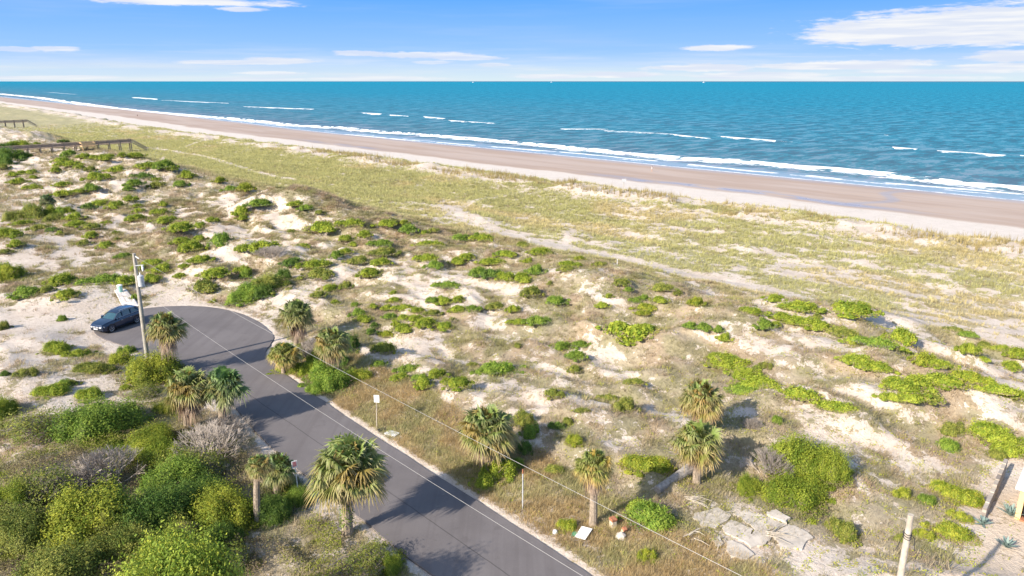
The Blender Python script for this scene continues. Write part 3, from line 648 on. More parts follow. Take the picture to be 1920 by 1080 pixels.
# ------------------------------------------------------------------ road
def build_road():
    m = bpy.data.materials.new('asphalt'); m.use_nodes = True; t = m.node_tree; b = t.nodes['Principled BSDF']
    P = N(t, 'ShaderNodeTexCoord').outputs['Object']
    a = noise(t, P, .22, 5, .6); s_ = noise(t, P, 45, 3, .7)
    rot = N(t, 'ShaderNodeMapping'); t.links.new(P, rot.inputs[0]); rot.inputs['Rotation'].default_value = (0, 0, -TH); rot.inputs['Scale'].default_value = (1.3, .04, 1)
    st = noise(t, rot.outputs[0], 1, 4, .6)
    c = mixc(t, map_range(t, a, .35, .65), (.132, .119, .118), (.165, .149, .147))
    c = mixc(t, map_range(t, s_, .35, .75, 0, .5), c, (.21, .185, .178))
    c = mixc(t, map_range(t, st, .45, .65, 0, .35), c, (.115, .10, .098))
    # paving seam down the middle of the street
    rv = N(t, 'ShaderNodeMapping'); t.links.new(P, rv.inputs[0]); rv.inputs['Rotation'].default_value = (0, 0, -TH)
    sp = N(t, 'ShaderNodeSeparateXYZ'); t.links.new(rv.outputs[0], sp.inputs[0])
    sd_ = math_node(t, 'ABSOLUTE', math_node(t, 'SUBTRACT', math_node(t, 'ADD', sp.outputs[0], math_node(t, 'MULTIPLY', noise(t, P, .8, 2), .10)), 21.25))
    sm = math_node(t, 'MULTIPLY', map_range(t, sd_, .05, .015), math_node(t, 'LESS_THAN', sp.outputs[1], 57))
    c = mixc(t, math_node(t, 'MULTIPLY', sm, .6), c, (.05, .045, .045))
    stn = noise(t, P, .9, 4, .6); c = mixc(t, map_range(t, stn, .60, .70, 0, .35), c, (.10, .088, .086)); c = mixc(t, map_range(t, noise(t, P, 2.6, 4, .7), .64, .74, 0, .35), c, (.30, .26, .22))
    t.links.new(c, b.inputs['Base Color']); b.inputs['Roughness'].default_value = .85; b.inputs['Specular IOR Level'].default_value = .25
    bp = N(t, 'ShaderNodeBump'); bp.inputs['Strength'].default_value = .3; bp.inputs['Distance'].default_value = .01
    t.links.new(s_, bp.inputs['Height']); t.links.new(bp.outputs[0], b.inputs['Normal'])
    r = random.Random(3); pts = [p + Vector((r.uniform(-.06, .06), r.uniform(-.06, .06), 0)) for p in road_s]
    bm = bmesh.new(); vs = [bm.verts.new((p.x, p.y, .035)) for p in pts]; f = bm.faces.new(vs)
    lo = [bm.verts.new((p.x, p.y, -.12)) for p in pts]
    n = len(pts)
    for i in range(n): bm.faces.new((vs[i], lo[i], lo[(i + 1) % n], vs[(i + 1) % n]))
    bmesh.ops.triangulate(bm, faces=[f]); bmesh.ops.recalc_face_normals(bm, faces=bm.faces[:])
    me = bpy.data.meshes.new('road'); bm.to_mesh(me); bm.free(); me.materials.append(m); obj('road', me, kind='structure')
build_road()

# ------------------------------------------------------------------ sea
MAINBRK = [(0, 176), (75, 183), (150, 194), (225, 204), (300, 212), (450, 224), (560, 236), (640, 240), (700, 247), (780, 252), (830, 256), (960, 267), (1060, 277), (1150, 286), (1280, 298), (1400, 304),
           (1500, 314), (1580, 320), (1650, 326), (1750, 338), (1830, 347), (1920, 354), (2100, 378)]
INNER = [(560, 247), (640, 251), (760, 262), (860, 270), (1000, 281), (1100, 289), (1280, 307), (1380, 318), (1500, 328), (1600, 338), (1750, 350), (1920, 364)]
DASH = [((0, 167), (25, 168), 1.3, .6), ((30, 168), (48, 170), 1.8, .9), ((58, 170), (82, 172), 1.4, .6), ((88, 173), (145, 177), 1.3, .55), ((245, 183), (296, 186), 2.4, .8), ((300, 188), (435, 194), 1.4, .6),
        ((455, 200), (590, 205), 1.7, .7), ((678, 212), (716, 214), 2.2, 1), ((730, 216), (768, 219), 2.0, 1), ((792, 219), (834, 223), 2.2, .9), ((838, 226), (930, 232), 1.7, .8),
        ((1048, 242), (1140, 243), 2.0, .7), ((1130, 245), (1262, 252), 4.2, .5), ((1258, 253), (1332, 261), 2.2, 1), ((1350, 257), (1455, 265), 2.2, 1), ((1400, 264), (1520, 267), 2.6, .35), ((1672, 277), (1720, 281), 3.2, 1), ((1620, 277), (1672, 279), 3.0, .35),
        ((1747, 283), (1888, 293), 2.6, 1), ((1910, 293), (1990, 301), 2.6, 1), ((1828, 200), (1856, 201), 1.2, .8), ((1650, 253), (1668, 255), 1.2, .7), ((1700, 248), (1760, 251), 1.6, .3)]
def sea_uv(p): return to_uv(*flat(p[0], p[1], -4.0))
def build_sea():
    vs = spaced([(190, 300, .9), (300, 420, 2), (420, 700, 8), (700, 1500, 40), (1500, 6000, 500), (6000, 90000, 6000)])
    us = spaced([(-90000, -6000, 6000), (-6000, -600, 400), (-600, -100, 20), (-100, 420, 1.0), (420, 900, 3), (900, 2200, 8), (2200, 6000, 200), (6000, 90000, 6000)])
    v, u, q = grid(vs, us)
    off = v - wat(u)
    foam = np.zeros(len(v)); ridge = np.zeros(len(v)); m = (v < 900) & (u > -200) & (u < 2400)
    def along(pts, uu):
        a = sorted(sea_uv(p) for p in pts); return np.interp(uu, [p[0] for p in a], [p[1] for p in a]), a[0][0], a[-1][0]
    bv, _, _ = along(MAINBRK, u[m]); um, vm = u[m], v[m]; xm, ym = to_xy(um, vm); pxm, pym = proj(xm, ym, -4.0)
    wob = 1.6 * (fbm(um / 7, um * 0, 3, 90) - .5) + 2.5 * (fbm(um / 30, um * 0, 2, 91) - .5)
    wid = .8 + 6.5 * fbm(um / 11, um * 0, 4, 92) ** 2.2 + um / 420
    dd = vm - bv - wob
    fm = np.exp(-(dd / wid) ** 2) * (dd > 0) + np.exp(-(dd / (wid * 2.2)) ** 2) * (dd <= 0)
    rg = np.exp(-((dd - wid * .8) / 2.2) ** 2)
    third = .6 * np.exp(-((vm - wat(um) - 7 - 5 * (fbm(um / 22, um * 0, 3, 101) - .5)) / 1.1) ** 2) * sstep(.42, .55, fbm(um / 13, um * 0, 3, 102))
    # lacy wash landward of the break
    wash = sstep(-17, -1, dd) * (dd < 0) * .60 * sstep(.34, .58, fbm(um / 5, vm / 2, 3, 93))
    iv, a0, a1 = along(INNER, um); ok = (um > a0 - 5) & (um < a1 + 5)
    d2 = vm - iv - 2 * (fbm(um / 9, um * 0, 3, 94) - .5)
    inner = np.where(ok, .85 * np.exp(-(d2 / 1.5) ** 2) * sstep(.35, .5, fbm(um / 11, um * 0, 2, 95)), 0)
    edge = .75 * np.exp(-((vm - wat(um) - .6) / .7) ** 2)
    fm = fm * (.30 + 1.15 * sstep(.34, .60, fbm(um / 4.5, vm / 2.5, 4, 99)))
    ft = np.maximum.reduce([fm, wash, inner, edge, third])
    for p0, p1, wpx, st in DASH:
        a, b = sea_uv(p0), sea_uv(p1); L = math.hypot(b[0] - a[0], b[1] - a[1]); ex, ey = (b[0] - a[0]) / L, (b[1] - a[1]) / L
        s_ = (um - a[0]) * ex + (vm - a[1]) * ey; h = -(um - a[0]) * ey + (vm - a[1]) * ex
        tt = (pxm - p0[0]) / (p1[0] - p0[0]); yl = p0[1] + (p1[1] - p0[1]) * tt + wpx * .5 * (fbm(pxm / 14 + p0[0], pxm * 0, 2, 68) - .5); ins = (tt > 0) & (tt < 1)
        wl = wpx * .75 * (.05 + 2.2 * fbm(um / 4 + p0[0], vm / 7, 4, 96) ** 2) * np.clip(np.minimum(tt, 1 - tt) / .10, 0, 1) ** .6
        k = np.exp(-((pym - yl) / np.maximum(wl, .05)) ** 2) * ins
        ft = np.maximum(ft, st * k); rg = np.maximum(rg, st * .8 * np.exp(-(h / 3.0) ** 2) * (s_ > -4) * (s_ < L + 4))
    foam[m] = ft; ridge[m] = rg
    near = np.exp(-np.maximum(off, 0) / 260)
    sw = np.sin((v + 14 * fbm(u / 60, v / 40, 2, 97)) / 3.2) * .13 * (off > 12) * (v < 700) * fbm(u / 25, v / 14, 2, 98)
    z = -4.0 + .55 * ridge + sw * near
    shallow = 1 - sstep(6, 20, off)
    me = mesh_np('sea', np.stack([v, u, z], 1), q, smooth=True, attrs={'foam': foam, 'shallow': shallow, 'off': off})
    m_ = bpy.data.materials.new('sea_water'); m_.use_nodes = True; t = m_.node_tree; b = t.nodes['Principled BSDF']
    P = N(t, 'ShaderNodeTexCoord').outputs['Object']
    A = lambda n: N(t, 'ShaderNodeAttribute', attribute_name=n).outputs['Fac']
    offn = A('off'); lg = math_node(t, 'LOGARITHM', math_node(t, 'MAXIMUM', offn, 3.0), 10.0)
    c = ramp(t, map_range(t, lg, .5, 4.6, smooth=False), [(0.0, (.15, .28, .29)), (.22, (.065, .20, .245)), (.40, (.035, .205, .285)), (.58, (.012, .215, .325)), (.80, (.004, .23, .35)), (.92, (.010, .215, .325)), (1.0, (.05, .18, .255))])
    w1 = noise(t, scaled(t, P, (.30, .07, 1)), 1, 5, .6); w2 = noise(t, scaled(t, P, (.06, .012, 1)), 1, 4, .6); w3 = noise(t, scaled(t, P, (.010, .0028, 1)), 1, 5, .65); w4 = noise(t, scaled(t, P, (.05, .13, 1)), 1, 6, .75)
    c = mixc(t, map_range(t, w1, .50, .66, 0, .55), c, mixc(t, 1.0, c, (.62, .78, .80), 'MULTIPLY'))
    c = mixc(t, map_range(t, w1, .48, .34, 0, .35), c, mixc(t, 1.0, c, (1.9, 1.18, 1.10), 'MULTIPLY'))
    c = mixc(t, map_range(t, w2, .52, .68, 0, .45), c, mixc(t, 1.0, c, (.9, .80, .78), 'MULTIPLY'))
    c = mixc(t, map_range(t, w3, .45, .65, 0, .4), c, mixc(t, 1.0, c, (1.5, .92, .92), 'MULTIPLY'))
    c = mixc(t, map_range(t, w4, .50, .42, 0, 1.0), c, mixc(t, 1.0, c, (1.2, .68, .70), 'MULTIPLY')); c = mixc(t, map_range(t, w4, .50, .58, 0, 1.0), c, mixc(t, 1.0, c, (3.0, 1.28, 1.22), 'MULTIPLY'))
    sh = A('shallow'); c = mixc(t, math_node(t, 'MULTIPLY', sh, .85), c, (.27, .37, .45))  # pale sky reflection on the shallow film mixed into the water colour
    fn = noise(t, scaled(t, P, (1.1, .5, 1)), 1, 5, .7); fm_ = map_range(t, math_node(t, 'ADD', A('foam'), math_node(t, 'MULTIPLY', math_node(t, 'SUBTRACT', fn, .5), 1.3)), .34, .62)
    # scattered whitecaps further out
    wc = noise(t, scaled(t, P, (.55, .12, 1)), 1, 3, .6); wm = noise(t, scaled(t, P, (.02, .01, 1)), 1, 3, .6)
    cap = math_node(t, 'MULTIPLY', map_range(t, wc, .775, .80), map_range(t, wm, .50, .62)); cap = math_node(t, 'MULTIPLY', cap, map_range(t, offn, 30, 60))
    fm_ = math_node(t, 'MAXIMUM', fm_, math_node(t, 'MULTIPLY', cap, .7))
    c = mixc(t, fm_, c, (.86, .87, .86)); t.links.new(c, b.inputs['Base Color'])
    t.links.new(map_range(t, fm_, 0, 1, .28, .9), b.inputs['Roughness'])
    t.links.new(map_range(t, offn, 0, 400, .35, .10, False), b.inputs['Specular IOR Level'])
    bp = N(t, 'ShaderNodeBump'); bp.inputs['Strength'].default_value = .9; bp.inputs['Distance'].default_value = .5
    h = math_node(t, 'ADD', w1, math_node(t, 'MULTIPLY', noise(t, scaled(t, P, (1.2, .35, 1)), 1, 3), .35))
    t.links.new(h, bp.inputs['Height']); t.links.new(bp.outputs[0], b.inputs['Normal'])
    df = N(t, 'ShaderNodeBsdfDiffuse'); t.links.new(c, df.inputs[0]); t.links.new(bp.outputs[0], df.inputs[2])
    gl = N(t, 'ShaderNodeBsdfGlossy'); gl.inputs['Roughness'].default_value = .22; t.links.new(bp.outputs[0], gl.inputs['Normal'])
    gf = math_node(t, 'MULTIPLY', math_node(t, 'SUBTRACT', 1.0, fm_), map_range(t, offn, 0, 60, .30, .09, False)); ms = N(t, 'ShaderNodeMixShader'); t.links.new(gf, ms.inputs[0]); t.links.new(df.outputs[0], ms.inputs[1]); t.links.new(gl.outputs[0], ms.inputs[2])
    t.links.new(ms.outputs[0], t.nodes['Material Output'].inputs[0]); t.nodes.remove(b)
    me.materials.append(m_); o = obj('sea', me, kind='structure'); o.rotation_euler = (0, 0, TH)
build_sea()

# ------------------------------------------------------------------ grasses (stuff: nobody could count them)
def tuft_field(name, n, ubox, vbox, keep, blades, hgt, wid, spread, lean=.5, tintf=None, label=None, colj=.25, thin=None):
    u = rng.uniform(*ubox, n); v = rng.uniform(*vbox, n); x, y = to_xy(u, v); z = ground_z(x, y)
    px, py = proj(x, y, z); vis = (px > -160) & (px < 2080) & (py < 1250) & (y > 6)
    x, y, z, u, v = x[vis], y[vis], z[vis], u[vis], v[vis]
    c, b = cover_at(x, y, z); k = rng.random(len(x)) < keep(c, u, v, x, y); x, y, z, u, v = x[k], y[k], z[k], u[k], v[k]; n = len(x)
    far = np.hypot(x, y); sc = (.75 + .6 * rng.random(n)) * np.clip(far / 95, .85, 2.2) ** .5
    a = rng.random((n, blades)) * 2 * np.pi; l = rng.random((n, blades)) * spread; dirx = np.cos(a); diry = np.sin(a)
    bx = x[:, None] + dirx * l * .35 * sc[:, None]; by = y[:, None] + diry * l * .35 * sc[:, None]; bz = np.repeat(z[:, None], blades, 1) - .03
    H = hgt * sc[:, None] * (.6 + .6 * rng.random((n, blades))); W = wid * np.clip(far / 70, .8, 1.9)[:, None] * np.ones((1, blades))
    ox = -diry * W; oy = dirx * W; ln = lean * (.3 + rng.random((n, blades)))
    tx = bx + dirx * H * ln; ty = by + diry * H * ln; tz = bz + H
    V = np.stack([np.stack([bx - ox, by - oy, bz], -1), np.stack([bx + ox, by + oy, bz], -1), np.stack([tx, ty, tz], -1)], 2).reshape(-1, 3)
    T = np.arange(len(V)).reshape(-1, 3)
    col = (tintf(x, y) if tintf else veg_colour(x, y)) * (1 - colj + 2 * colj * rng.random((n, 1)))
    col = np.repeat(col, blades * 3, 0) * (1 + .15 * (rng.random((n * blades * 3, 1)) - .5))
    o = obj(name, mesh_np(name, V, None, T, mat=M_grass, attrs={'tint': col}), kind='stuff'); o.color = (1, 1, 1, 1)
    if label: o['label'] = label
    return o
onroad = lambda x, y: (poly_dist(x, y) > .35)
def k_swale(c, u, v, x, y): return c * .9 * (v < toe(u) - .5) * np.clip((478 - u) / 300, 0, 1) 
tuft_field('dune_grass', 145000, (-12, 478), (70, 131), k_swale, 9, .36, .022, .9, .75, lambda x, y: veg_colour(x, y) * 1.45, 'pale green dune grass covering the low swale behind the beach')
def k_scrub(c, u, v, x, y): return np.clip(c * 1.3 * (.25 + sstep(.40, .58, fbm(u / 1.1, v / 1.1, 2, 67))), 0, 1) * onroad(x, y) * (1 - .9 * ((to_uv(x - 25.2, y - 33.5)[0] < 0) & (v > 30)))
tuft_field('dry_scrub', 150000, (-12, 150), (-6, 74), k_scrub, 9, .32, .017, 1.0, 1.0, lambda x, y: veg_colour(x, y) * 1.3, 'grey brown dry scrub and thatch over the sandy dunes', .35)
tuft_field('dry_scrub', 26000, (120, 330), (20, 76), k_scrub, 8, .45, .024, 1.2, .9, lambda x, y: veg_colour(x, y) * 1.3, 'distant dry scrub on the far dunes', .3)
def k_clump(c, u, v, x, y): return np.clip(c * 1.2, .05, 1) * .8 * sstep(.42, .52, fbm(u / 2.4, v / 1.8, 3, 69)) * onroad(x, y) * (poly_dist(x, y) > 1.5) * (1 - .95 * ((to_uv(x - 25.2, y - 33.5)[0] < 0) & (v > 30)))
tuft_field('brown_scrub', 42000, (-12, 150), (-6, 76), k_clump, 26, .26, .016, 1.25, 1.1, lambda x, y: np.array([.37, .28, .20]) + (np.array([.36, .35, .13]) - np.array([.37, .28, .20])) * sstep(.42, .58, fbm(x / 2, y / 2, 3, 74))[:, None], 'knee-high brown and olive scrub clumps on the dunes', .35)
def k_clump2(c, u, v, x, y): return c * .5 * sstep(.45, .58, fbm(u / 4, v / 2.4, 3, 76)) * (v < toe(u) - 8)
tuft_field('brown_scrub', 15000, (-12, 200), (76, 122), k_clump2, 20, .24, .018, 1.3, 1.1, lambda x, y: np.array([.36, .29, .17]) * np.ones((len(x), 1)), 'low brown scrub clumps in the grassy swale', .3)
def k_verge(c, u, v, x, y):
    d = poly_dist(x, y); return (d > .5) * (d < 6.5) * (v > 20) * .85 * (u < 56)
tuft_field('verge_grass', 24000, (-12, 58), (24, 32), k_verge, 12, .30, .014, .9, .8, lambda x, y: np.array([.50, .375, .19]) * (.7 + .6 * fbm(x, y, 3, 63)[:, None]) + np.array([-.06, .03, 0]) * sstep(.45, .65, fbm(x / 2, y / 2, 2, 64))[:, None], 'orange brown dry grass along the street edge', .25)
def k_oats(c, u, v, x, y): return (np.abs(v - (toe(u) - 9)) < 4) * .35 * (fbm(u / 6, v / 4, 2, 65) > .45)
tuft_field('sea_oats', 16000, (-12, 230), (112, 130), k_oats, 7, .85, .020, .7, .25, lambda x, y: np.array([.40, .32, .15]) * np.ones((len(x), 1)), 'tall tan sea oats along the crest of the foredune', .2)

def leaf_field(name, n, ubox, vbox, keep, hgt, leaf, label, cols, jit=.3):
    u = rng.uniform(*ubox, n); v = rng.uniform(*vbox, n); x, y = to_xy(u, v); k = rng.random(n) < keep(u, v, x, y); x, y, u, v = x[k], y[k], u[k], v[k]; n = len(x); z = ground_z(x, y)
    hh = hgt * sstep(.25, .75, fbm(u / 1.3, v / 1.3, 3, 71)) * (.35 + .65 * rng.random(n)) + .02
    nn = unit(rng.normal(size=(n, 3)) * .6 + np.array([-.35, -.3, .8])); vv, f = leaf_quads(np.stack([x, y, z + hh], 1), nn, leaf)
    t = sstep(.4, .6, fbm(u / 2.2, v / 2.2, 3, 72))[:, None]; c = np.array(cols[0]) * t + np.array(cols[1]) * (1 - t); c = np.where(rng.random((n, 1)) < .25, np.array(cols[2]), c) * (1 - jit + 2 * jit * rng.random((n, 1)))
    o = obj(name, mesh_np(name, vv, f, mat=M_grass, attrs={'tint': np.repeat(c, 4, 0)}), kind='stuff', label=label); o.color = (1, 1, 1, 1); return o
UNDER = [(*flat(*q[:2]), q[2]) for q in ((912, 885, 2.4), (1112, 990, 1.6), (1306, 905, 2.6), (1330, 830, 2.2), (622, 710, 2.6), (556, 655, 2.0), (580, 690, 2.4), (652, 1000, 1.6), (1490, 930, 3.4), (1220, 975, 2.4), (930, 900, 2.0), (1400, 800, 2.4))]
def k_under(u, v, x, y):
    d = np.full(len(x), 9.0); m = (v > 8); d[m] = poly_dist(x[m], y[m]); px, py = proj(x, y, .3)
    pal = np.zeros(len(x))
    for qx, qy, r_ in UNDER: pal = np.maximum(pal, np.exp(-((x - qx) ** 2 + (y - qy) ** 2) / (r_ * r_)))
    if pal.max() > .9 and (v > 20).mean() > .5: return (d > .9) * sstep(.25, .7, pal) * sstep(.32, .5, fbm(u / .9, v / .9, 3, 77))
    return (d > 1.6) * (px > -80) * (px < 640) * (py > 740) * (py < 1200) * sstep(-330, -120, py - 1080 + (px - 560) * -.35) * (sstep(.36, .5, fbm(u / 2.5, v / 2.5, 3, 73)))
leaf_field('undergrowth', 260000, (16, 52), (-12, 18.5), k_under, .75, .05, 'tangled green and brown undergrowth filling the lower left thicket', [(.24, .27, .04), (.20, .16, .10), (.34, .30, .12)])
leaf_field('undergrowth', 90000, (0, 66), (24, 50), k_under, .5, .045, 'mixed low undergrowth around the palm feet beyond the street', [(.30, .33, .05), (.30, .23, .15), (.38, .33, .14)])
def k_herb(u, v, x, y):
    n_ = fbm(u / .55, v / .55, 2, 75); px, py = proj(x, y, .3); d = np.full(len(x), 9.0); m = (v < 42); d[m] = poly_dist(x[m], y[m])
    bonus = np.zeros(len(x))
    for mx, my, mr, mh in MOUNDS:
        q = (np.abs(x - mx) < 1.6 * mr) & (np.abs(y - my) < 1.6 * mr); bonus[q] = np.maximum(bonus[q], .17 * np.exp(-((x[q] - mx) ** 2 + (y[q] - my) ** 2) / (mr * mr * 1.1)))
    return (n_ > .66 - bonus - .08 * ((px > 1150) & (py > 830))) * (d > .8) * (px > -80) * (px < 2000) * (1 - .9 * sstep(1840, 1870, px) * (py > 880))
leaf_field('low_herbs', 420000, (-12, 110), (18, 68), k_herb, .22, .045, 'low yellow-green herbs dotted over the dunes and the verge', [(.46, .46, .06), (.33, .38, .06), (.48, .38, .12)])

# ------------------------------------------------------------------ sabal palms
def frond_arrays(c, az, el, L, Rr, nl, r, droop, dead, base_col, tip_col):
    d = Vector((math.cos(az) * math.cos(el), math.sin(az) * math.cos(el), math.sin(el)))
    side = d.cross(Vector((0, 0, 1)));
    if side.length < .1: side = Vector((math.cos(az + 1.57), math.sin(az + 1.57), 0))
    side.normalize(); up = side.cross(d).normalized(); roll = r.uniform(-.5, .5)
    side2 = side * math.cos(roll) + up * math.sin(roll); up2 = up * math.cos(roll) - side * math.sin(roll)
    V = []; Q = []; T = []; col = []
    mid = c + d * L * .55 + Vector((0, 0, -.02)); e = c + d * L + Vector((0, 0, -.10 * L * droop))
    for p0, p1, w0 in ((c, mid, .03), (mid, e, .022)):
        b = len(V); V += [p0 - side2 * w0, p0 + side2 * w0, p1 + side2 * w0 * .8, p1 - side2 * w0 * .8]; Q.append((b, b + 1, b + 2, b + 3)); col += [base_col] * 4
    for k in range(nl):
        ph = (k / (nl - 1) - .5) * 2 * 2.15 + r.uniform(-.05, .05); Lk = Rr * (1 - .28 * abs(ph) / 2.15) * r.uniform(.85, 1.08)
        ld = (d * math.cos(ph) + side2 * math.sin(ph)) + up2 * .22 * (1 - abs(ph) / 3); ld.normalize()
        g = droop * (.18 + .50 * r.random()) * Lk
        p1 = e + ld * Lk * .5 + Vector((0, 0, -g * .35)); p2 = e + ld * Lk * .95 + Vector((0, 0, -g * 1.6))
        wv = up2.cross(ld).normalized() * (.023 if not dead else .02); lift = up2 * .012
        b = len(V); V += [e - wv * .35, e + wv * .35, p1 + wv + lift, p1 - wv - lift, p2]
        Q.append((b, b + 1, b + 2, b + 3)); T.append((b + 3, b + 2, b + 4)); j = r.uniform(.8, 1.2)
        bc = [q * j for q in base_col]; tc = [q * j for q in tip_col]; mc = [.85 * x + .15 * y_ for x, y_ in zip(bc, tc)]; col += [bc, bc, mc, mc, tc]
    return V, Q, T, col
def fronds_mesh(name, seed, n, dead=False):
    r = random.Random(seed); V = []; Q = []; T = []; col = []
    for i in range(n):
        az = i * 2.39996 + r.uniform(-.3, .3)
        if dead: el = R(r.uniform(-78, -35)); L = r.uniform(.35, .6); Rr = .55; bc = (.36, .27, .19); tc = (.50, .40, .30)
        else:
            el = R(82 - 112 * (i / n) ** .8 + r.uniform(-9, 9)); L = r.uniform(.36, .66); Rr = r.uniform(.44, .62); g = r.random(); lo = i / n
            bc = (.14 + .07 * g + .06 * lo, .25 + .04 * g, .06); tc = (.36 + .14 * lo, .36 - .02 * lo, .17)
            if r.random() < .12: bc = (.28, .22, .05); tc = (.42, .30, .12)
        v, q, t, c = frond_arrays(Vector((0, 0, 0)), az, el, L, Rr, 34 if not dead else 20, r, 1.0 if not dead else 1.6, dead, bc, tc)
        b = len(V); V += v; Q += [tuple(k + b for k in x) for x in q]; T += [tuple(k + b for k in x) for x in t]; col += c
    return mesh_np(name, np.array([tuple(p) for p in V]), Q, T, mat=M_palm, attrs={'tint': np.array(col)})
CROWN = [fronds_mesh('crown', s_, n_) for s_, n_ in ((1, 88), (2, 70), (3, 80), (8, 62), (9, 95))]; SKIRT = [fronds_mesh('dead_fronds', s_, 26, True) for s_ in (4, 5)]
def palm(px, py_base, py_top, wpx, label, lean=0, cs=1.0, skirt=1.0, tint=(1, 1, 1), tr=.17, ivy=0, nm='cabbage_palm'):
    """base pixel, pixel row of the crown centre, crown width"""
    b = at(px, py_base); zc = depth(b); m = zc / F
    x, y, d = ray(px, py_top); s_ = b.y / y; top = CAMZ + d * s_; Hh = max(.5, top - b.z); rad = wpx * m / 2
    ld = Vector((x * s_ - b.x + lean, 0, 0))
    e = empty(nm, b, 0, label=label, cat='palm tree', group='cabbage palms along the street and dunes')
    r = random.Random(px); pts = []; rr = []; nn = 12
    for k in range(nn + 1):
        t = k / nn; pts.append(Vector((ld.x * t * t, 0, -0.1 + (Hh + .1) * t))); rr.append(tr * (1.15 - .25 * t) * (1 + .06 * (k % 2)) * (1.25 if k == 0 else 1))
    MB().tube(pts, rr, 10).build('trunk', M_bark, e, smooth=False)
    c = obj('crown', CROWN[px % 5], e, Vector((ld.x, 0, Hh))); c.scale = (rad * .96 * cs * (.94 + .12 * r.random()), rad * .96 * cs * (.94 + .12 * r.random()), rad * .96 * cs * (.9 + .2 * r.random())); c.rotation_euler = (r.uniform(-.16, .16), r.uniform(-.16, .16), px * 1.3); c.color = (*tint, 1)
    if skirt:
        c = obj('dead_fronds', SKIRT[px % 2], e, Vector((ld.x, 0, Hh - .08 * rad))); c.scale = (rad * .62 * skirt, rad * .62 * skirt, rad * .85 * skirt); c.rotation_euler = (0, 0, px * .7); c.color = (1, .95, .95, 1)
    if ivy:
        n = 900; th = rng.random(n) * 6.28; h = rng.random(n) * (Hh * ivy) + Hh * (1 - ivy); q = np.stack([np.cos(th) * (tr + .06 + .1 * rng.random(n)) + ld.x * (h / Hh) ** 2, np.sin(th) * (tr + .06 + .1 * rng.random(n)), h], 1)
        v, f = leaf_quads(q, unit(np.stack([np.cos(th), np.sin(th), .4 + 0 * th], 1) + rng.normal(size=(n, 3)) * .4), .05)
        o = obj('creeper', mesh_np('creeper', v, f, mat=M_leaf, attrs={'tint': np.tile([.17, .24, .03], (len(v), 1)) * (.7 + .6 * rng.random((len(v), 1)))}), e); o.color = (1, 1, 1, 1)
    return e
palm(652, 1000, 872, 150, 'large full-crowned palm with creeper on its trunk beside the street kerb', cs=1.06, skirt=.8, tr=.26, ivy=.9)
palm(484, 982, 872, 56, 'slender tall palm with bare trunk and small crown beside the lower left thicket', skirt=.9, tr=.17, ivy=.18)
palm(520, 930, 878, 74, 'short dark palm just behind the slender palm at street edge', skirt=.6, tint=(.8, .95, .9))
palm(352, 800, 722, 104, 'sunlit yellowish palm on the left of the twin palms by the street', skirt=1.1, tr=.22)
palm(418, 800, 722, 100, 'darker green palm on the right of the twin palms by the street', skirt=.8, tint=(.75, .95, 1), tr=.22)
palm(310, 705, 614, 82, 'palm beside the power pole at the edge of the turning circle', skirt=1.0, tr=.2)
palm(556, 648, 588, 76, 'tallest rear palm of the grove at the road bend', skirt=1.1, tint=(.95, .95, .95), tr=.19)
palm(622, 708, 638, 74, 'palm with clear trunk at the front right of the road bend grove', skirt=1.1, tr=.19)
palm(532, 702, 662, 70, 'low leafy palm leaning over the kerb at the road bend', skirt=.5, tint=(1.15, 1.1, .9))
palm(912, 878, 800, 120, 'broad palm with brown skirt standing in the verge beyond the no-frills white sign', skirt=1.1, tr=.24)['label'] = 'broad palm with brown skirt on the verge above the bare pipe post'
palm(1112, 985, 872, 86, 'golden-tipped palm with straight trunk above the fallen white board', skirt=1.1, tint=(1.15, 1.1, .9), tr=.2)
palm(1306, 905, 825, 112, 'front palm of the stacked pair beside the fallen trunk', skirt=.8, tint=(1.05, 1, .95), tr=.22)
palm(1315, 822, 748, 96, 'rear palm of the stacked pair beside the fallen trunk', skirt=.9, tint=(1.1, 1, 1), tr=.2)
palm(88, 398, 376, 34, 'distant greyish palm rising from the dark left thicket', skirt=.9, tint=(.75, .85, 1.1), tr=.18)

# ------------------------------------------------------------------ large foreground shrubs
M_twigs = None
def twig_mesh(name, seed, n=260, h=1.0, thick=.0075):
    r = random.Random(seed); mb_v = []; mb_f = []
    def seg(a, b, w0, w1):
        d = (b - a).normalized(); s1 = d.orthogonal().normalized(); s2 = d.cross(s1)
        k = len(mb_v)
        for p, w_ in ((a, w0), (b, w1)):
            for j in range(3):
                an = j * 2.094; mb_v.append(p + (s1 * math.cos(an) + s2 * math.sin(an)) * w_)
        for j in range(3): mb_f.append((k + j, k + (j + 1) % 3, k + 3 + (j + 1) % 3, k + 3 + j))
    def grow(p, d, L, w_, lev):
        q = p + d * L; seg(p, q, w_, w_ * .7)
        if lev == 0: return
        for _ in range(3 if lev > 1 else 4):
            nd = (d + Vector((r.uniform(-.7, .7), r.uniform(-.7, .7), r.uniform(-.25, .5)))).normalized(); grow(q, nd, L * r.uniform(.6, .85), w_ * .65, lev - 1)
    for i in range(n // 26):
        a = r.random() * 6.28; e_ = r.uniform(.1, .95); d = Vector((math.cos(a) * e_, math.sin(a) * e_, 1 - .55 * e_)).normalized()
        grow(Vector((math.cos(a) * .25 * e_, math.sin(a) * .25 * e_, -.05)), d, .36 * h, thick * 2.2, 3)
    return mesh_np(name, np.array([tuple(p) for p in mb_v]), mb_f, mat=M_twig, attrs={'tint': np.tile([.37, .32, .275], (len(mb_v), 1))})
TW = [twig_mesh('branches', s_, 1150) for s_ in (1, 2, 3)]
BIG = [bush_mesh('foliage', 500 + i, 18000, .024, .85, 18 + i, .64, .16, .26) for i in range(5)]
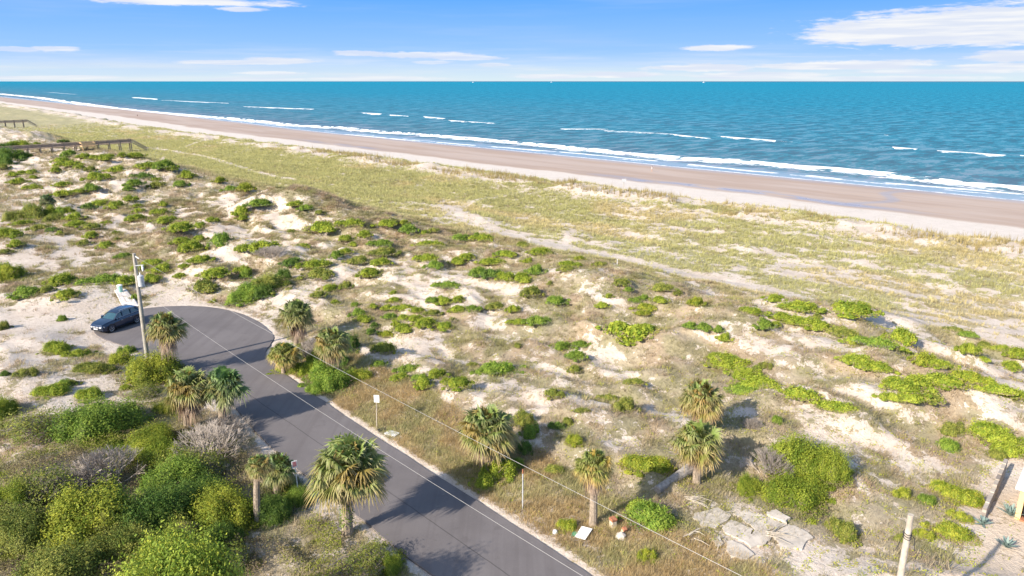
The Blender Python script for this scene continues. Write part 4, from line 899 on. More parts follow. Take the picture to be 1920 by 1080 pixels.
LEAFY = [bush_mesh('foliage', 520 + i, 4600, .028, .85, 12, .62, .2, .36, core=False) for i in range(2)]
def big(px, py, wpx, hpx, tone, label, kind='leafy', i=[0], hmin=.35, hmax=.8):
    p, W, D, H = place_size(px, py, wpx, hpx, hmin, hmax); z = float(ground_z(np.float64(p.x), np.float64(p.y))); i[0] += 1
    e = empty({'leafy': 'large_shrub', 'twiggy': 'bare_shrub', 'mixed': 'sparse_shrub'}[kind], (p.x, p.y, z - .05), i[0] * 1.1, label=label, cat='shrub', group='tall shrubs near the street')
    wd = (W + D) / 2; s_ = (wd / 1.42, wd / 1.42, (H * 1.15 + .1) / .86); t = tuple(q_ * .86 for q_ in G[tone])
    if kind != 'twiggy':
        o = obj('foliage', (BIG if kind == 'leafy' else LEAFY)[i[0] % (5 if kind == 'leafy' else 2)], e); o.scale = s_; o.color = (*t, 1)
    o = obj('branches', TW[i[0] % 3], e); q = 1.25 if kind == 'twiggy' else 1.0; o.scale = (wd / 2.1 * q * 1.1, wd / 2.1 * q * 1.1, H / 1.15 * q); o.color = (1, 1, 1, 1) if kind != 'leafy' else (.7, .65, .55, 1)
    return e
BG = [
 (288, 690, 84, 60, 'yellow', 'round yellow-green shrub hiding the foot of the power pole', 'leafy'),
 (275, 735, 60, 34, 'olive', 'olive shrub between the round shrub and the sunlit twin palm', 'mixed'),
 (312, 765, 36, 24, 'yellow', 'small golden shrub at the foot of the sunlit twin palm', 'leafy'),
 (186, 790, 140, 66, 'green', 'wide domed mid green shrub on sand left of the twin palms', 'leafy'),
 (70, 790, 110, 66, 'olive', 'thin olive shrub on bare sand left of the wide domed shrub', 'mixed'),
 (6, 765, 40, 40, 'lime', 'bright shrub cut by the left edge above the sandy hollow', 'leafy'),
 (290, 825, 90, 52, 'yellow', 'yellow-green shrub between the domed shrub and grey twigs', 'leafy'),
 (300, 850, 80, 50, 'lime', 'lime shrub right behind the leafless grey shrub', 'leafy'),
 (205, 878, 120, 100, 'olive', 'leafless silver-grey shrub left of the lime one', 'twiggy'),
 (400, 832, 130, 90, 'olive', 'large leafless brown-grey shrub below the twin palms', 'twiggy'),
 (345, 870, 90, 60, 'olive', 'thin-leaved shrub left of the large leafless one', 'mixed'),
 (150, 905, 80, 60, 'olive', 'leafless brown shrub at the left of the silver-grey one', 'twiggy'),
 (430, 800, 90, 50, 'olive', 'leafless pale twiggy shrub touching the street under the dark twin palm', 'twiggy'),
 (380, 880, 110, 70, 'olive', 'dry half-bare shrub left of the slender palm', 'mixed'),
 (330, 900, 120, 80, 'green', 'mid green shrub between half-bare shrub and silver twigs', 'leafy'),
 (425, 958, 90, 84, 'yellow', 'bright yellow-leaved shrub left of the slender palm trunk', 'leafy'),
 (395, 925, 70, 60, 'dark', 'dark shrub behind the bright yellow-leaved shrub', 'leafy'),
 (300, 960, 130, 90, 'dark', 'dark green shrub in the hollow right of the olive thicket', 'leafy'),
 (180, 975, 150, 110, 'yellow', 'big golden-green shrub in the middle of the lower left thicket', 'leafy'),
 (90, 915, 120, 80, 'olive', 'brownish open shrub below the sand at far left', 'mixed'),
 (20, 935, 70, 60, 'lime', 'dense lime shrub cut by the left edge halfway down', 'leafy'),
 (50, 1005, 120, 80, 'olive', 'olive shrub near the lower left corner above the lowest shrub', 'leafy'),
 (240, 1020, 110, 70, 'olive', 'golden olive shrub behind the lowest bright shrub', 'leafy'),
 (330, 1060, 150, 100, 'lime', 'lowest light green shrub at the bottom edge', 'leafy'),
 (120, 1070, 170, 80, 'olive', 'olive shrub along the bottom edge left of the light green one', 'leafy'),
 (440, 1050, 70, 60, 'olive', 'thin olive shrub at the bottom edge right of the light green one', 'mixed'),
 (345, 1000, 60, 60, 'olive', 'pale leggy shrub in front of the dark hollow', 'mixed'),
 (530, 905, 60, 34, 'dark', 'dark low shrub in shade under the short dark palm', 'leafy'),
 (510, 960, 60, 50, 'dark', 'dark shrub right of the slender palm trunk', 'leafy'),
 (420, 1005, 60, 50, 'dark', 'dark green shrub below the yellow-leaved shrub', 'leafy'),
 (560, 935, 44, 34, 'green', 'small green shrub at the foot of the left street sign', 'leafy'),
 (700, 1050, 110, 60, 'olive', 'pale dry shrub on the left kerb at the bottom edge', 'mixed'),
 (735, 1062, 40, 34, 'lime', 'bright tuft-like shrub on the left kerb near the bottom edge', 'leafy'),
 (640, 1062, 60, 30, 'olive', 'low twiggy shrub left of the pale dry kerb shrub', 'twiggy'),
 (1490, 868, 96, 84, 'lime', 'tall mid green shrub standing over the broken slabs', 'leafy'),
 (1545, 880, 60, 70, 'lime', 'yellower shrub leaning on the right of the tall slab-side shrub', 'leafy'),
 (1480, 925, 110, 50, 'lime', 'spreading green shrub right above the broken slabs', 'leafy'),
 (1400, 912, 44, 34, 'lime', 'small green shrub left of the spreading slab-side shrub', 'leafy'),
 (1440, 870, 70, 90, 'olive', 'leafless grey shrub left of the tall slab-side shrub', 'twiggy'),
 (1490, 840, 60, 40, 'olive', 'grey twiggy shrub behind the tall slab-side shrub', 'twiggy'),
 (1410, 790, 30, 40, 'olive', 'thin grey twiggy shrub in the shaded hollow', 'twiggy'),
 (515, 480, 60, 28, 'olive', 'bare brown shrub behind the turning circle thicket', 'twiggy'),
 (590, 655, 50, 50, 'olive', 'tangle of bare brown branches inside the road bend grove', 'twiggy'),
]
for b_ in BG: big(*b_)
# tall crown at the very bottom edge
e = empty('broadleaf_tree', (-12.6, 23.6, .2), .4, label='tall light green tree crown cut by the bottom edge beside the thicket', cat='tree')
MB().tube([(0, 0, -.2), (.1, .05, 2.4), (0, 0, 4.4)], [.16, .12, .07], 8).build('trunk', M_bark, e)
for k, (dx, dy, dz, r_) in enumerate(((0, 0, 3.6, 2.3),)):
    o = obj('crown', BIG[2], e, Vector((dx, dy, dz))); o.scale = (r_, r_, r_ * 1.75); o.color = (1.05, 1.05, 1.2, 1)
for k in range(5):
    a = k * 1.25; MB().tube([(0, 0, 2.2), (math.cos(a) * .7, math.sin(a) * .7, 3.6), (math.cos(a) * 1.4, math.sin(a) * 1.4, 4.7)], [.07, .045, .02], 6).build('limb', M_bark, e)

# ------------------------------------------------------------------ utility poles and wires
def ellipse_ring(cx, cz, rx, rz, n=12): return [(cx + rx * math.cos(2 * math.pi * k / n), cz + rz * math.sin(2 * math.pi * k / n)) for k in range(n)]
p1 = at(279, 693); H1 = 10.3
e = empty('utility_pole', p1, 0, label='grey wooden power pole with transformer can beside the turning circle', cat='utility pole')
x_, y_, d_ = ray(251, 475); s_ = p1.y / y_; topx = x_ * s_ - p1.x
tp = Vector((topx, 0, CAMZ + d_ * s_ - p1.z))
MB().tube([Vector((0, 0, -.2)), tp * .5, tp], [.19, .165, .13], 12).build('pole', M_wood, e, smooth=True)
tc = tp * .775 + Vector((.36, -.12, 0))
MB().tube([tc + Vector((0, 0, -.45)), tc + Vector((0, 0, .42)), tc + Vector((0, 0, .5))], [.25, .25, .12], 14).build('transformer', M_metal, e, smooth=True)
MB().tube([tc + Vector((0, 0, .5)), tc + Vector((0, 0, .72))], [.05, .035], 8).build('bushing', M_white, e)
MB().beam(tp * .9 + Vector((0, -.1, 0)), tp * .9 + Vector((.75, -.15, .08)), .06, .06).build('bracket', M_metal, e)
MB().tube([tp * .9 + Vector((.62, -.15, .05)), tp * .9 + Vector((.66, -.15, -.15)), tp * .9 + Vector((.62, -.15, -.45))], [.05, .10, .05], 10).build('arrester', M_white, e, smooth=True)
MB().tube([tp + Vector((.12, -.05, -.25)), tp + Vector((.40, -.1, -.42))], .045, 8).build('insulator', M_white, e)
MB().tube([tp * .97 + Vector((.14, -.05, 0)), tp * .86 + Vector((.4, -.15, 0)), tc + Vector((0, 0, .72))], .015, 6).build('lead_wire', M_wire, e)
pA = p1 + tp + Vector((.40, -.1, -.42)); pB = p1 + tp * .70 + Vector((.12, -.05, 0))
# off-frame pole that carries the far ends of both wires
def along_px(px, py, z):
    x, y = flat(px, py, z); return Vector((x, y, z))
qa = along_px(1427, 1080, 8.6); qb = along_px(1118, 1080, 6.8)
ea = pA + (qa - pA) * 1.25; eb = pB + (qb - pB) * 1.25
def wire(a, b, sag, label, rad=.0085):
    pts = []
    for k in range(33):
        t = k / 32; p = a.lerp(b, t); p.z -= sag * 4 * t * (1 - t); pts.append(p)
    o = MB().tube(pts, rad, 6).build('power_line', M_wire); tag(o, label, 'wire', 'overhead wires from the power pole'); return o
wire(pA, ea, .55, 'upper overhead wire crossing the dunes beyond the street')
wire(pB, eb, .55, 'lower overhead wire running over the street')
for q, nm_ in ((ea, 'wooden pole carrying the upper wire'), (eb, 'wooden pole carrying the lower wire')):
    g = Vector((q.x, q.y, float(ground_z(np.float64(q.x), np.float64(q.y))))); e2 = empty('utility_pole', g, 0, label=nm_ + ' outside the view', cat='utility pole')
    MB().tube([(0, 0, -.2), (0, 0, q.z - g.z + .15)], [.17, .12], 10).build('pole', M_wood, e2)
# bleached pole, lower right
b2 = Vector((14.8, 23.3, 0)); x_, y_, d_ = ray(1708, 965); s_ = b2.y / y_; tp2 = Vector((x_ * s_ - b2.x, 0, CAMZ + d_ * s_))
e = empty('utility_pole', b2, 0, label='bleached bare wooden pole rising from the lower right edge', cat='utility pole')
MB().tube([Vector((0, 0, -.2)), tp2 * .5, tp2], [.16, .135, .105], 12).build('pole', M_pale, e, smooth=True)
mb = MB()
for k in range(3): mb.tube([tp2 * .90 + Vector((.135 * math.cos(a), .135 * math.sin(a), k * .10 - .1 + .05 * math.sin(a))) for a in np.linspace(0, 6.28, 14)], .014, 5, False)
mb.tube([tp2 * .90 + Vector((.15, 0, 0)), tp2 * .885 + Vector((.35, .1, -.1)), tp2 * .87 + Vector((.42, .1, -.5))], .014, 5); mb.tube([tp2 * .90 + Vector((-.15, 0, 0)), tp2 * .87 + Vector((-.3, .1, -.5))], .012, 5)
mb.build('wire_wrap', M_dark, e)

# ------------------------------------------------------------------ street furniture
def signpost(px, pyb, pyt, label, plate=(.45, .60), rz=0, lean=0.0, text=None, matp=M_metal, r=.035):
    b = at(px, pyb); x, y, d = ray(px + lean, pyt); s_ = b.y / y; tp = Vector((x * s_ - b.x, 0, CAMZ + d * s_ - b.z))
    e = empty('street_sign', b, 0, label=label, cat='sign'); MB().tube([(0, 0, -.2), tp], r, 8).build('post', matp, e)
    if plate:
        pw, ph = plate; Mx = Matrix.Translation(tp + Vector((0, -.05, -ph * .45))) @ Matrix.Rotation(rz, 4, 'Z')
        MB().box(-pw / 2, pw / 2, -.012, .012, -ph / 2, ph / 2, Mx).build('sign_plate', M_white, e, bevel=.006)
        if text: text(e, Mx, pw, ph)
    return e
def lines(e, Mx, pw, ph):
    mb = MB()
    for zz, w_, h_ in ((.36, .42, .035), (.22, .66, .06)): mb.box(-pw * w_ / 2, pw * w_ / 2, -.017, -.0135, ph * zz - h_ * ph / 2, ph * zz + h_ * ph / 2, Mx)
    mb.build('printed_lines', M_metal, e)
def pinkish(e, Mx, pw, ph):
    mb = MB()
    for zz in (.30, .12, -.06, -.24): mb.box(-pw * .34, pw * .34, -.017, -.0135, ph * zz - .03, ph * zz + .03, Mx)
    mb.build('printed_lines', M_red, e)
signpost(706, 803, 741, 'white rectangular sign on a pale post on the right verge', (.40, .56), R(-8), text=lines, matp=M_pale)
signpost(560, 930, 864, 'small tilted sign with faded red print on the left kerb', (.34, .46), R(35), -8, text=pinkish, matp=M_white)
b = at(980, 955); e = empty('pipe_post', b, 0, label='thin upright metal post without a sign in the right verge', cat='post')
MB().tube([(0, 0, -.2), (0, 0, 2.35)], .035, 8).build('pipe', M_metal, e); MB().tube([(0, 0, 2.35), (0, 0, 2.62)], .038, 8).build('rusty_tip', M_terra, e)
for px, pb, pt, lb, mt in ((272, 660, 625, 'thin orange stake at the edge of the turning circle', M_terra), (95, 571, 557, 'short white marker post on the sand left of the parked car', M_white),
                       (992, 458, 447, 'short white marker stake beside the trail, left one', M_white), (1157, 499, 486, 'short white marker stake beside the trail, right one', M_white)):
    b = at(px, pb); x, y, d = ray(px, pt); h = CAMZ + d * b.y / y - b.z; rr = .03 if mt is M_terra else .045
    o = MB().tube([(0, 0, -.1), (0, 0, h)], [rr, rr * .8], 6).build('marker_stake', mt, None, b); tag(o, lb, 'stake')
b = at(1169, 362); e = empty('beach_sign', b, 0, label='small beach sign on a dark post at the dune edge', cat='sign')
MB().tube([(0, 0, -.2), (0, 0, 2.6)], .06, 8).build('post', M_wood, e); MB().box(-.45, .45, -.05, -.01, 2.3, 2.9).build('sign_plate', M_metal, e)
# bin by the sandy ramp, mat
b = at(226, 549); e = empty('litter_bin', b, 0, label='pale green litter bin at the top of the sand ramp', cat='bin')
M_mint = mat('mint_plastic', (.35, .62, .50), .5)
MB().tube([(0, 0, -.05), (0, 0, .85)], [.26, .29], 16).build('drum', M_mint, e, smooth=True); MB().tube([(0, 0, .85), (0, 0, .93), (0, 0, .98)], [.31, .31, .2], 16).build('lid', M_white, e, smooth=True)
def draped(name, poly, matl, lift=.05, sub=10, label=None, cat=None, thick=.02, jit=.0):
    P = [at(*p) for p in poly]; v = []; f = []; n = sub; r = random.Random(5)
    for i in range(n + 1):
        for j in range(n + 1):
            a = P[0].lerp(P[1], i / n); c = P[3].lerp(P[2], i / n); p = a.lerp(c, j / n); p.z = float(ground_z(np.float64(p.x), np.float64(p.y))) + lift + r.uniform(0, jit); v.append(p)
    for i in range(n):
        for j in range(n): f.append((i * (n + 1) + j, i * (n + 1) + j + 1, (i + 1) * (n + 1) + j + 1, (i + 1) * (n + 1) + j))
    mb = MB(); mb.add(v, f); o = mb.build(name, matl, None, smooth=True); md = o.modifiers.new('s', 'SOLIDIFY'); md.thickness = thick; tag(o, label, cat); return o
M_mat = mat('pale_fabric', (.72, .66, .62), .9, var=.1, vscale=5, bump=.5)
draped('access_mat', [(214, 546), (236, 543), (264, 576), (232, 579)], M_mat, .10, 10, 'crumpled pale access mat running up the dune behind the parked car', 'mat', .03, .10)
def flatbox(name, px, py, w_, d_, h_, rz, matl, label, cat, bevel=.02, tilt=0):
    b = at(px, py); o = MB().box(-w_ / 2, w_ / 2, -d_ / 2, d_ / 2, 0, h_).build(name, matl, None, b, bevel=bevel); o.rotation_euler = (tilt, 0, rz); return tag(o, label, cat)
flatbox('utility_box', 735, 814, .95, .62, .10, R(-30), M_white, 'white rectangular utility box lid in the verge below the white sign', 'utility box')
flatbox('utility_box', 718, 806, .7, .42, .08, R(30), M_dark, 'dark utility box lid beside the foot of the white sign', 'utility box')
flatbox('utility_box', 582, 932, .62, .4, .09, R(20), M_metal, 'pale grey box lid on the left kerb behind the tilted sign', 'utility box')
o = MB().tube([(0, 0, 0), (0, 0, .18), (0, 0, .28)], [.14, .16, .08], 12).build('plastic_jug', M_white, None, at(534, 904), smooth=True); tag(o, 'small white plastic jug in the brush left of the tilted sign', 'jug')
b = at(1040, 1000); o = MB().tube([(0, 0, 0), (.04, 0, .12), (.1, 0, .2)], [.14, .16, .06], 9).build('white_rock', M_white, None, b, smooth=True); tag(o, 'small white rock on the verge left of the fallen board', 'rock')
# fallen board with a green edge piece
b = at(1095, 1004); e = empty('fallen_sign', b, R(30), label='white board lying face up in the verge with a green corner piece', cat='sign'); e.rotation_euler = (R(10), R(-6), R(-33))
MB().box(-.33, .33, -.45, .45, .16, .20).build('board', M_white, e, bevel=.01)
MB().box(-.62, -.34, -.38, -.02, .10, .14).build('green_panel', M_green, e, bevel=.01)
M_pr = mat('grey_print', (.5, .52, .54), .8); [MB().box(a - .05, a + .05, c - .04, c + .04, .2025, .205).build('print_mark', M_pr, e) for a, c in ((.0, .05), (-.05, .3), (.1, -.1), (.12, .3), (-.1, -.15))]
def brickpost(px, py, w_, h_, label, tilt=0):
    b = at(px, py); e = empty('gate_pillar', b, R(25), label=label, cat='pillar'); e.rotation_euler = (tilt, 0, R(25))
    MB().box(-w_ / 2, w_ / 2, -w_ / 2, w_ / 2, -.1, h_).build('shaft', M_plaster, e, bevel=.02); MB().box(-w_ * .6, w_ * .6, -w_ * .6, w_ * .6, h_, h_ + .16).build('cap', M_terra, e, bevel=.03)
brickpost(1149, 988, .30, .42, 'short cream pillar with terracotta cap beside the green shrub', 0)
brickpost(1168, 998, .2, .25, 'broken leaning stub of pillar right of the capped pillar', R(25))
o = MB().tube([(0, 0, 0), (.05, 0, .2), (0, 0, .3)], [.3, .26, .1], 7).build('concrete_lump', M_concrete, None, at(1163, 1008)); tag(o, 'rough grey concrete lump in the grass in front of the pillars', 'rubble')
o = MB().box(-.25, .25, -.2, .2, 0, .14).build('terracotta_slab', M_terra, None, at(1165, 975), bevel=.03); o.rotation_euler = (.2, .1, .5); tag(o, 'terracotta cap piece lying behind the capped pillar', 'rubble')
# fallen trunk
a_ = at(1232, 925); c_ = at(1292, 890); e = empty('fallen_palm_log', a_, 0, label='grey fallen palm trunk lying beside the stacked pair of palms', cat='log')
MB().tube([Vector((0, 0, .22)), (c_ - a_) * .5 + Vector((0, 0, .32)), (c_ - a_) + Vector((0, 0, .42))], [.26, .29, .34], 12).build('log', mat('grey_log', (.33, .30, .27), .95, var=.3, vscale=5, bump=.8), e)
# concrete slabs
SL = [[(1300, 964), (1345, 952), (1373, 968), (1340, 992), (1316, 986), (1300, 974)], [(1378, 966), (1398, 957), (1440, 970), (1470, 984), (1452, 1002), (1432, 1000), (1405, 985)],
      [(1352, 992), (1370, 975), (1413, 993), (1400, 1008), (1378, 1010)], [(1386, 1012), (1420, 995), (1444, 1008), (1436, 1022), (1408, 1026)], [(1450, 1004), (1476, 986), (1492, 986), (1522, 1008), (1500, 1030), (1462, 1028)],
      [(1362, 1018), (1378, 1016), (1414, 1040), (1400, 1052), (1368, 1042)], [(1436, 964), (1456, 960), (1480, 974), (1472, 983), (1446, 972)], [(1330, 1010), (1352, 1008), (1358, 1022), (1345, 1030)]]
SLAB = ['cracked driveway slab at the upper left of the slab group', 'largest driveway slab at the upper middle of the group', 'driveway slab in the centre of the group', 'driveway slab just right of the central one',
        'rightmost broken driveway slab with driftwood on it', 'lowest detached driveway slab', 'narrow raised slab at the top of the group', 'small half-buried slab left of the lowest slab']
for k, (pl, lb) in enumerate(zip(SL, SLAB)):
    pts = [Vector((*flat(*p, .38), .38)) for p in pl]; r = random.Random(k); zz = .425 + .006 * k + (.06 if k == 6 else 0)
    rim = []
    for i in range(len(pts)):
        for t in (0, .33, .66): q = pts[i].lerp(pts[(i + 1) % len(pts)], t); rim.append(Vector((q.x + r.uniform(-.1, .1), q.y + r.uniform(-.1, .1), 0)))
    mb = MB(); n = len(rim); mb.add([(p.x, p.y, zz) for p in rim] + [(p.x, p.y, zz - .16) for p in rim], [tuple(range(n))] + [(i, n + i, n + (i + 1) % n, (i + 1) % n) for i in range(n)])
    tag(mb.build('concrete_slab', M_concrete, None), lb, 'slab', 'broken driveway slabs')
def sticks(px, py, n, L, label, seed):
    b = at(px, py); r = random.Random(seed); mb = MB()
    for _ in range(n):
        a = r.uniform(-.7, .9); o_ = Vector((r.uniform(-.3, .3), r.uniform(-.3, .3), .12 + r.uniform(0, .15))); l = L * r.uniform(.5, 1); d = Vector((math.cos(a), -math.sin(a), .0)) * l
        mb.tube([o_, o_ + d * .5 + Vector((0, 0, .08)), o_ + d + Vector((r.uniform(-.1, .1), r.uniform(-.1, .1), 0))], [.03, .022, .01], 5)
    tag(mb.build('dead_branches', M_pale, None, b), label, 'branches')
sticks(1440, 1005, 8, 1.7, 'bleached dead branches lying on the right-hand slabs', 1); sticks(1290, 1008, 6, 1.0, 'dead branches left of the slab group', 2); sticks(1290, 940, 7, 1.6, 'dead branches in the brush above the slab group', 3)
# block wall, agaves, porch
wa = Vector((*flat(1878, 903), 0)); wb_ = Vector((*flat(1840, 985), 0)); dv = (wb_ - wa).normalized(); L = (wb_ - wa).length
e = empty('block_wall', wa, math.atan2(dv.y, dv.x), label='low weathered block wall between scrub and the sandy yard', cat='wall')
M_block = bpy.data.materials.new('block_masonry'); M_block.use_nodes = True; t = M_block.node_tree; br = N(t, 'ShaderNodeTexBrick'); br.inputs['Scale'].default_value = 1.0
br.inputs['Color1'].default_value = (.46, .40, .33, 1); br.inputs['Color2'].default_value = (.36, .31, .26, 1); br.inputs['Mortar'].default_value = (.24, .2, .17, 1); br.inputs['Brick Width'].default_value = .4; br.inputs['Row Height'].default_value = .2; br.inputs['Mortar Size'].default_value = .015
mp = N(t, 'ShaderNodeMapping'); mp.inputs['Rotation'].default_value = (R(90), 0, 0); t.links.new(N(t, 'ShaderNodeTexCoord').outputs['Object'], mp.inputs[0]); t.links.new(mp.outputs[0], br.inputs[0]); t.links.new(br.outputs[0], t.nodes['Principled BSDF'].inputs['Base Color']); t.nodes['Principled BSDF'].inputs['Roughness'].default_value = .95
z0 = float(ground_z(np.float64(wa.x), np.float64(wa.y))); z1 = float(ground_z(np.float64(wb_.x), np.float64(wb_.y))); mb = MB(); nn = 9; rr_ = random.Random(2)
for k in range(nn):
    h = (1.15 - .5 * k / nn) + rr_.choice([0, 0, -.1]); zz = z0 + (z1 - z0) * k / nn; mb.box(L * k / nn + .002, L * (k + 1) / nn - .002, -.10, .10, zz - .5, zz + h)
mb.build('masonry', M_block, e); e.location.z = 0
M_ag = leaf_mat('agave_leaf', .5, .05, .3)
def agave(px, py, s_, label):
    b = at(px, py); r = random.Random(px); v = []; q = []
    for i in range(22):
        a = i * 2.4; el = R(r.uniform(15, 75)); d = Vector((math.cos(a) * math.cos(el), math.sin(a) * math.cos(el), math.sin(el))); sd_ = Vector((-math.sin(a), math.cos(a), 0)); up = sd_.cross(d)
        P0 = Vector((0, 0, .05)); k0 = len(v)
        for t_, w_ in ((0, .05), (.35, .075), (.75, .045), (1, .004)): c = P0 + d * t_ * s_ + Vector((0, 0, -.12 * t_ * t_ * s_)); v += [c - sd_ * w_ - up * .03 * (1 - t_), c, c + sd_ * w_ - up * .03 * (1 - t_)]
        for k in range(3): o_ = k0 + k * 3; q += [(o_, o_ + 1, o_ + 4, o_ + 3), (o_ + 1, o_ + 2, o_ + 5, o_ + 4)]
    o = obj('agave_plant', mesh_np('agave_plant', np.array([tuple(p) for p in v]), q, mat=M_ag, attrs={'tint': np.tile([.20, .27, .24], (len(v), 1))}), None, b, label=label, cat='agave', group='agaves in the sandy yard'); o.color = (1, 1, 1, 1)
agave(1893, 968, .85, 'blue-grey agave closest to the yellow porch corner'); agave(1886, 1028, .7, 'blue-grey agave lowest in the sandy yard'); agave(1842, 985, .6, 'pale agave at the foot of the block wall')
pc = Vector((*flat(1899, 984), 0)); pc.z = float(ground_z(np.float64(pc.x), np.float64(pc.y)))
e = empty('house_porch', pc, R(-42), label='corner of a yellow house porch at the right edge', cat='house')
MB().box(0, .26, 0, 3.2, -.4, 1.9).build('yellow_wall', M_yellow, e, bevel=.01); MB().box(-.22, 3.4, -.25, 3.5, 1.9, 2.12).build('roof_slab', M_white, e, bevel=.01)
MB().box(.262, 3.2, -.1, 3.1, -.4, .10).build('floor', M_terra, e); MB().box(.26, 3.2, 3.1, 3.3, .1, 1.898).build('back_wall', M_yellow, e)
o = MB().tube([(0, 0, 0), (0, 0, .5)], [.28, .36], 16).build('planter_tub', M_dark, None, e.location + Vector((.75, -.05, .11)), smooth=True); tag(o, 'dark round tub on the porch floor behind the yellow corner', 'tub')

# ------------------------------------------------------------------ boardwalks
def boardwalk(u0, va, vb, vend, zdeck, label, bay=3.0, wdt=2.0, platform=None):
    o0 = Vector((*to_xy(u0, 0), 0)); e = empty('boardwalk', o0, TH, label=label, cat='boardwalk')
    Z = lambda v: float(ground_z(*[np.float64(q) for q in to_xy(u0, v)]))
    h = wdt / 2; dz = lambda v: zdeck + .012 * (v - va)
    MB().add([(va, -h, dz(va)), (vb, -h, dz(vb)), (vb, h, dz(vb)), (va, h, dz(va)), (va, -h, dz(va) - .22), (vb, -h, dz(vb) - .22), (vb, h, dz(vb) - .22), (va, h, dz(va) - .22)],
             [(0, 1, 2, 3), (7, 6, 5, 4), (0, 4, 5, 1), (1, 5, 6, 2), (2, 6, 7, 3), (3, 7, 4, 0)]).build('deck', M_deckrail, e)
    for s_ in (-1, 1):
        mb = MB()
        for dh, th in ((.78, .16), (.48, .16), (.2, .14)): mb.beam((va, s_ * h, dz(va) + dh), (vb, s_ * h, dz(vb) + dh), .10, th)
        mb.build('railing', M_deck, e); MB().beam((va, s_ * h, dz(va) + 1.12), (vb, s_ * h, dz(vb) + 1.12), .34, .10).build('handrail_cap', M_deckrail, e)
        v = va
        while v <= vb + .1:
            MB().box(v - .14, v + .14, s_ * h - .14, s_ * h + .14, Z(v) - .4, dz(v) + 1.14).build('post', M_deck, e); v += bay
    n = 9
    for k in range(n):
        v = vb + (vend - vb) * (k + .5) / n; z = dz(vb) + (Z(vend) - dz(vb)) * (k + .5) / n; MB().box(v - (vend - vb) / n * .55, v + (vend - vb) / n * .55, -h, h, z - .08, z + .04).build('step', M_deck, e)
    for s_ in (-1, 1):
        mb = MB()
        for dh in (1.0, .6): mb.beam((vb, s_ * h, dz(vb) + dh), (vend, s_ * h, Z(vend) + dh), .10, .12)
        mb.build('stair_rail', M_deck, e)
    if platform:
        v0, v1 = platform; MB().box(v0, v1, -h - 3.2, -h - .15, dz(v0) - .2, dz(v0) + .02).build('platform', M_newwood, e)
        mb = MB(); mb.box(v0, v1, -h - 3.2, -h - 3.05, dz(v0) + .1, dz(v0) + 1.1); mb.box(v0 - .1, v0, -h - 3.2, -h - .15, dz(v0) + .85, dz(v0) + 1.1); mb.box(v1, v1 + .1, -h - 3.2, -h - .15, dz(v0) + .85, dz(v0) + 1.1); mb.build('bench_rail', M_newwood, e)
        for a, c in ((v0 + .2, -h - 3), (v1 - .2, -h - 3)): MB().box(a - .13, a + .13, c - .13, c + .13, -1, dz(v0) - .2).build('post', M_newwood, e)
    return e
boardwalk(276, 8, 80, 85, 2.7, 'long wooden boardwalk over the dunes with steps at its right end', 3.4, platform=(63.5, 67.5))
boardwalk(462, 30, 84, 88, 2.6, 'far short boardwalk at the left edge above the sandy dune', 4.0)

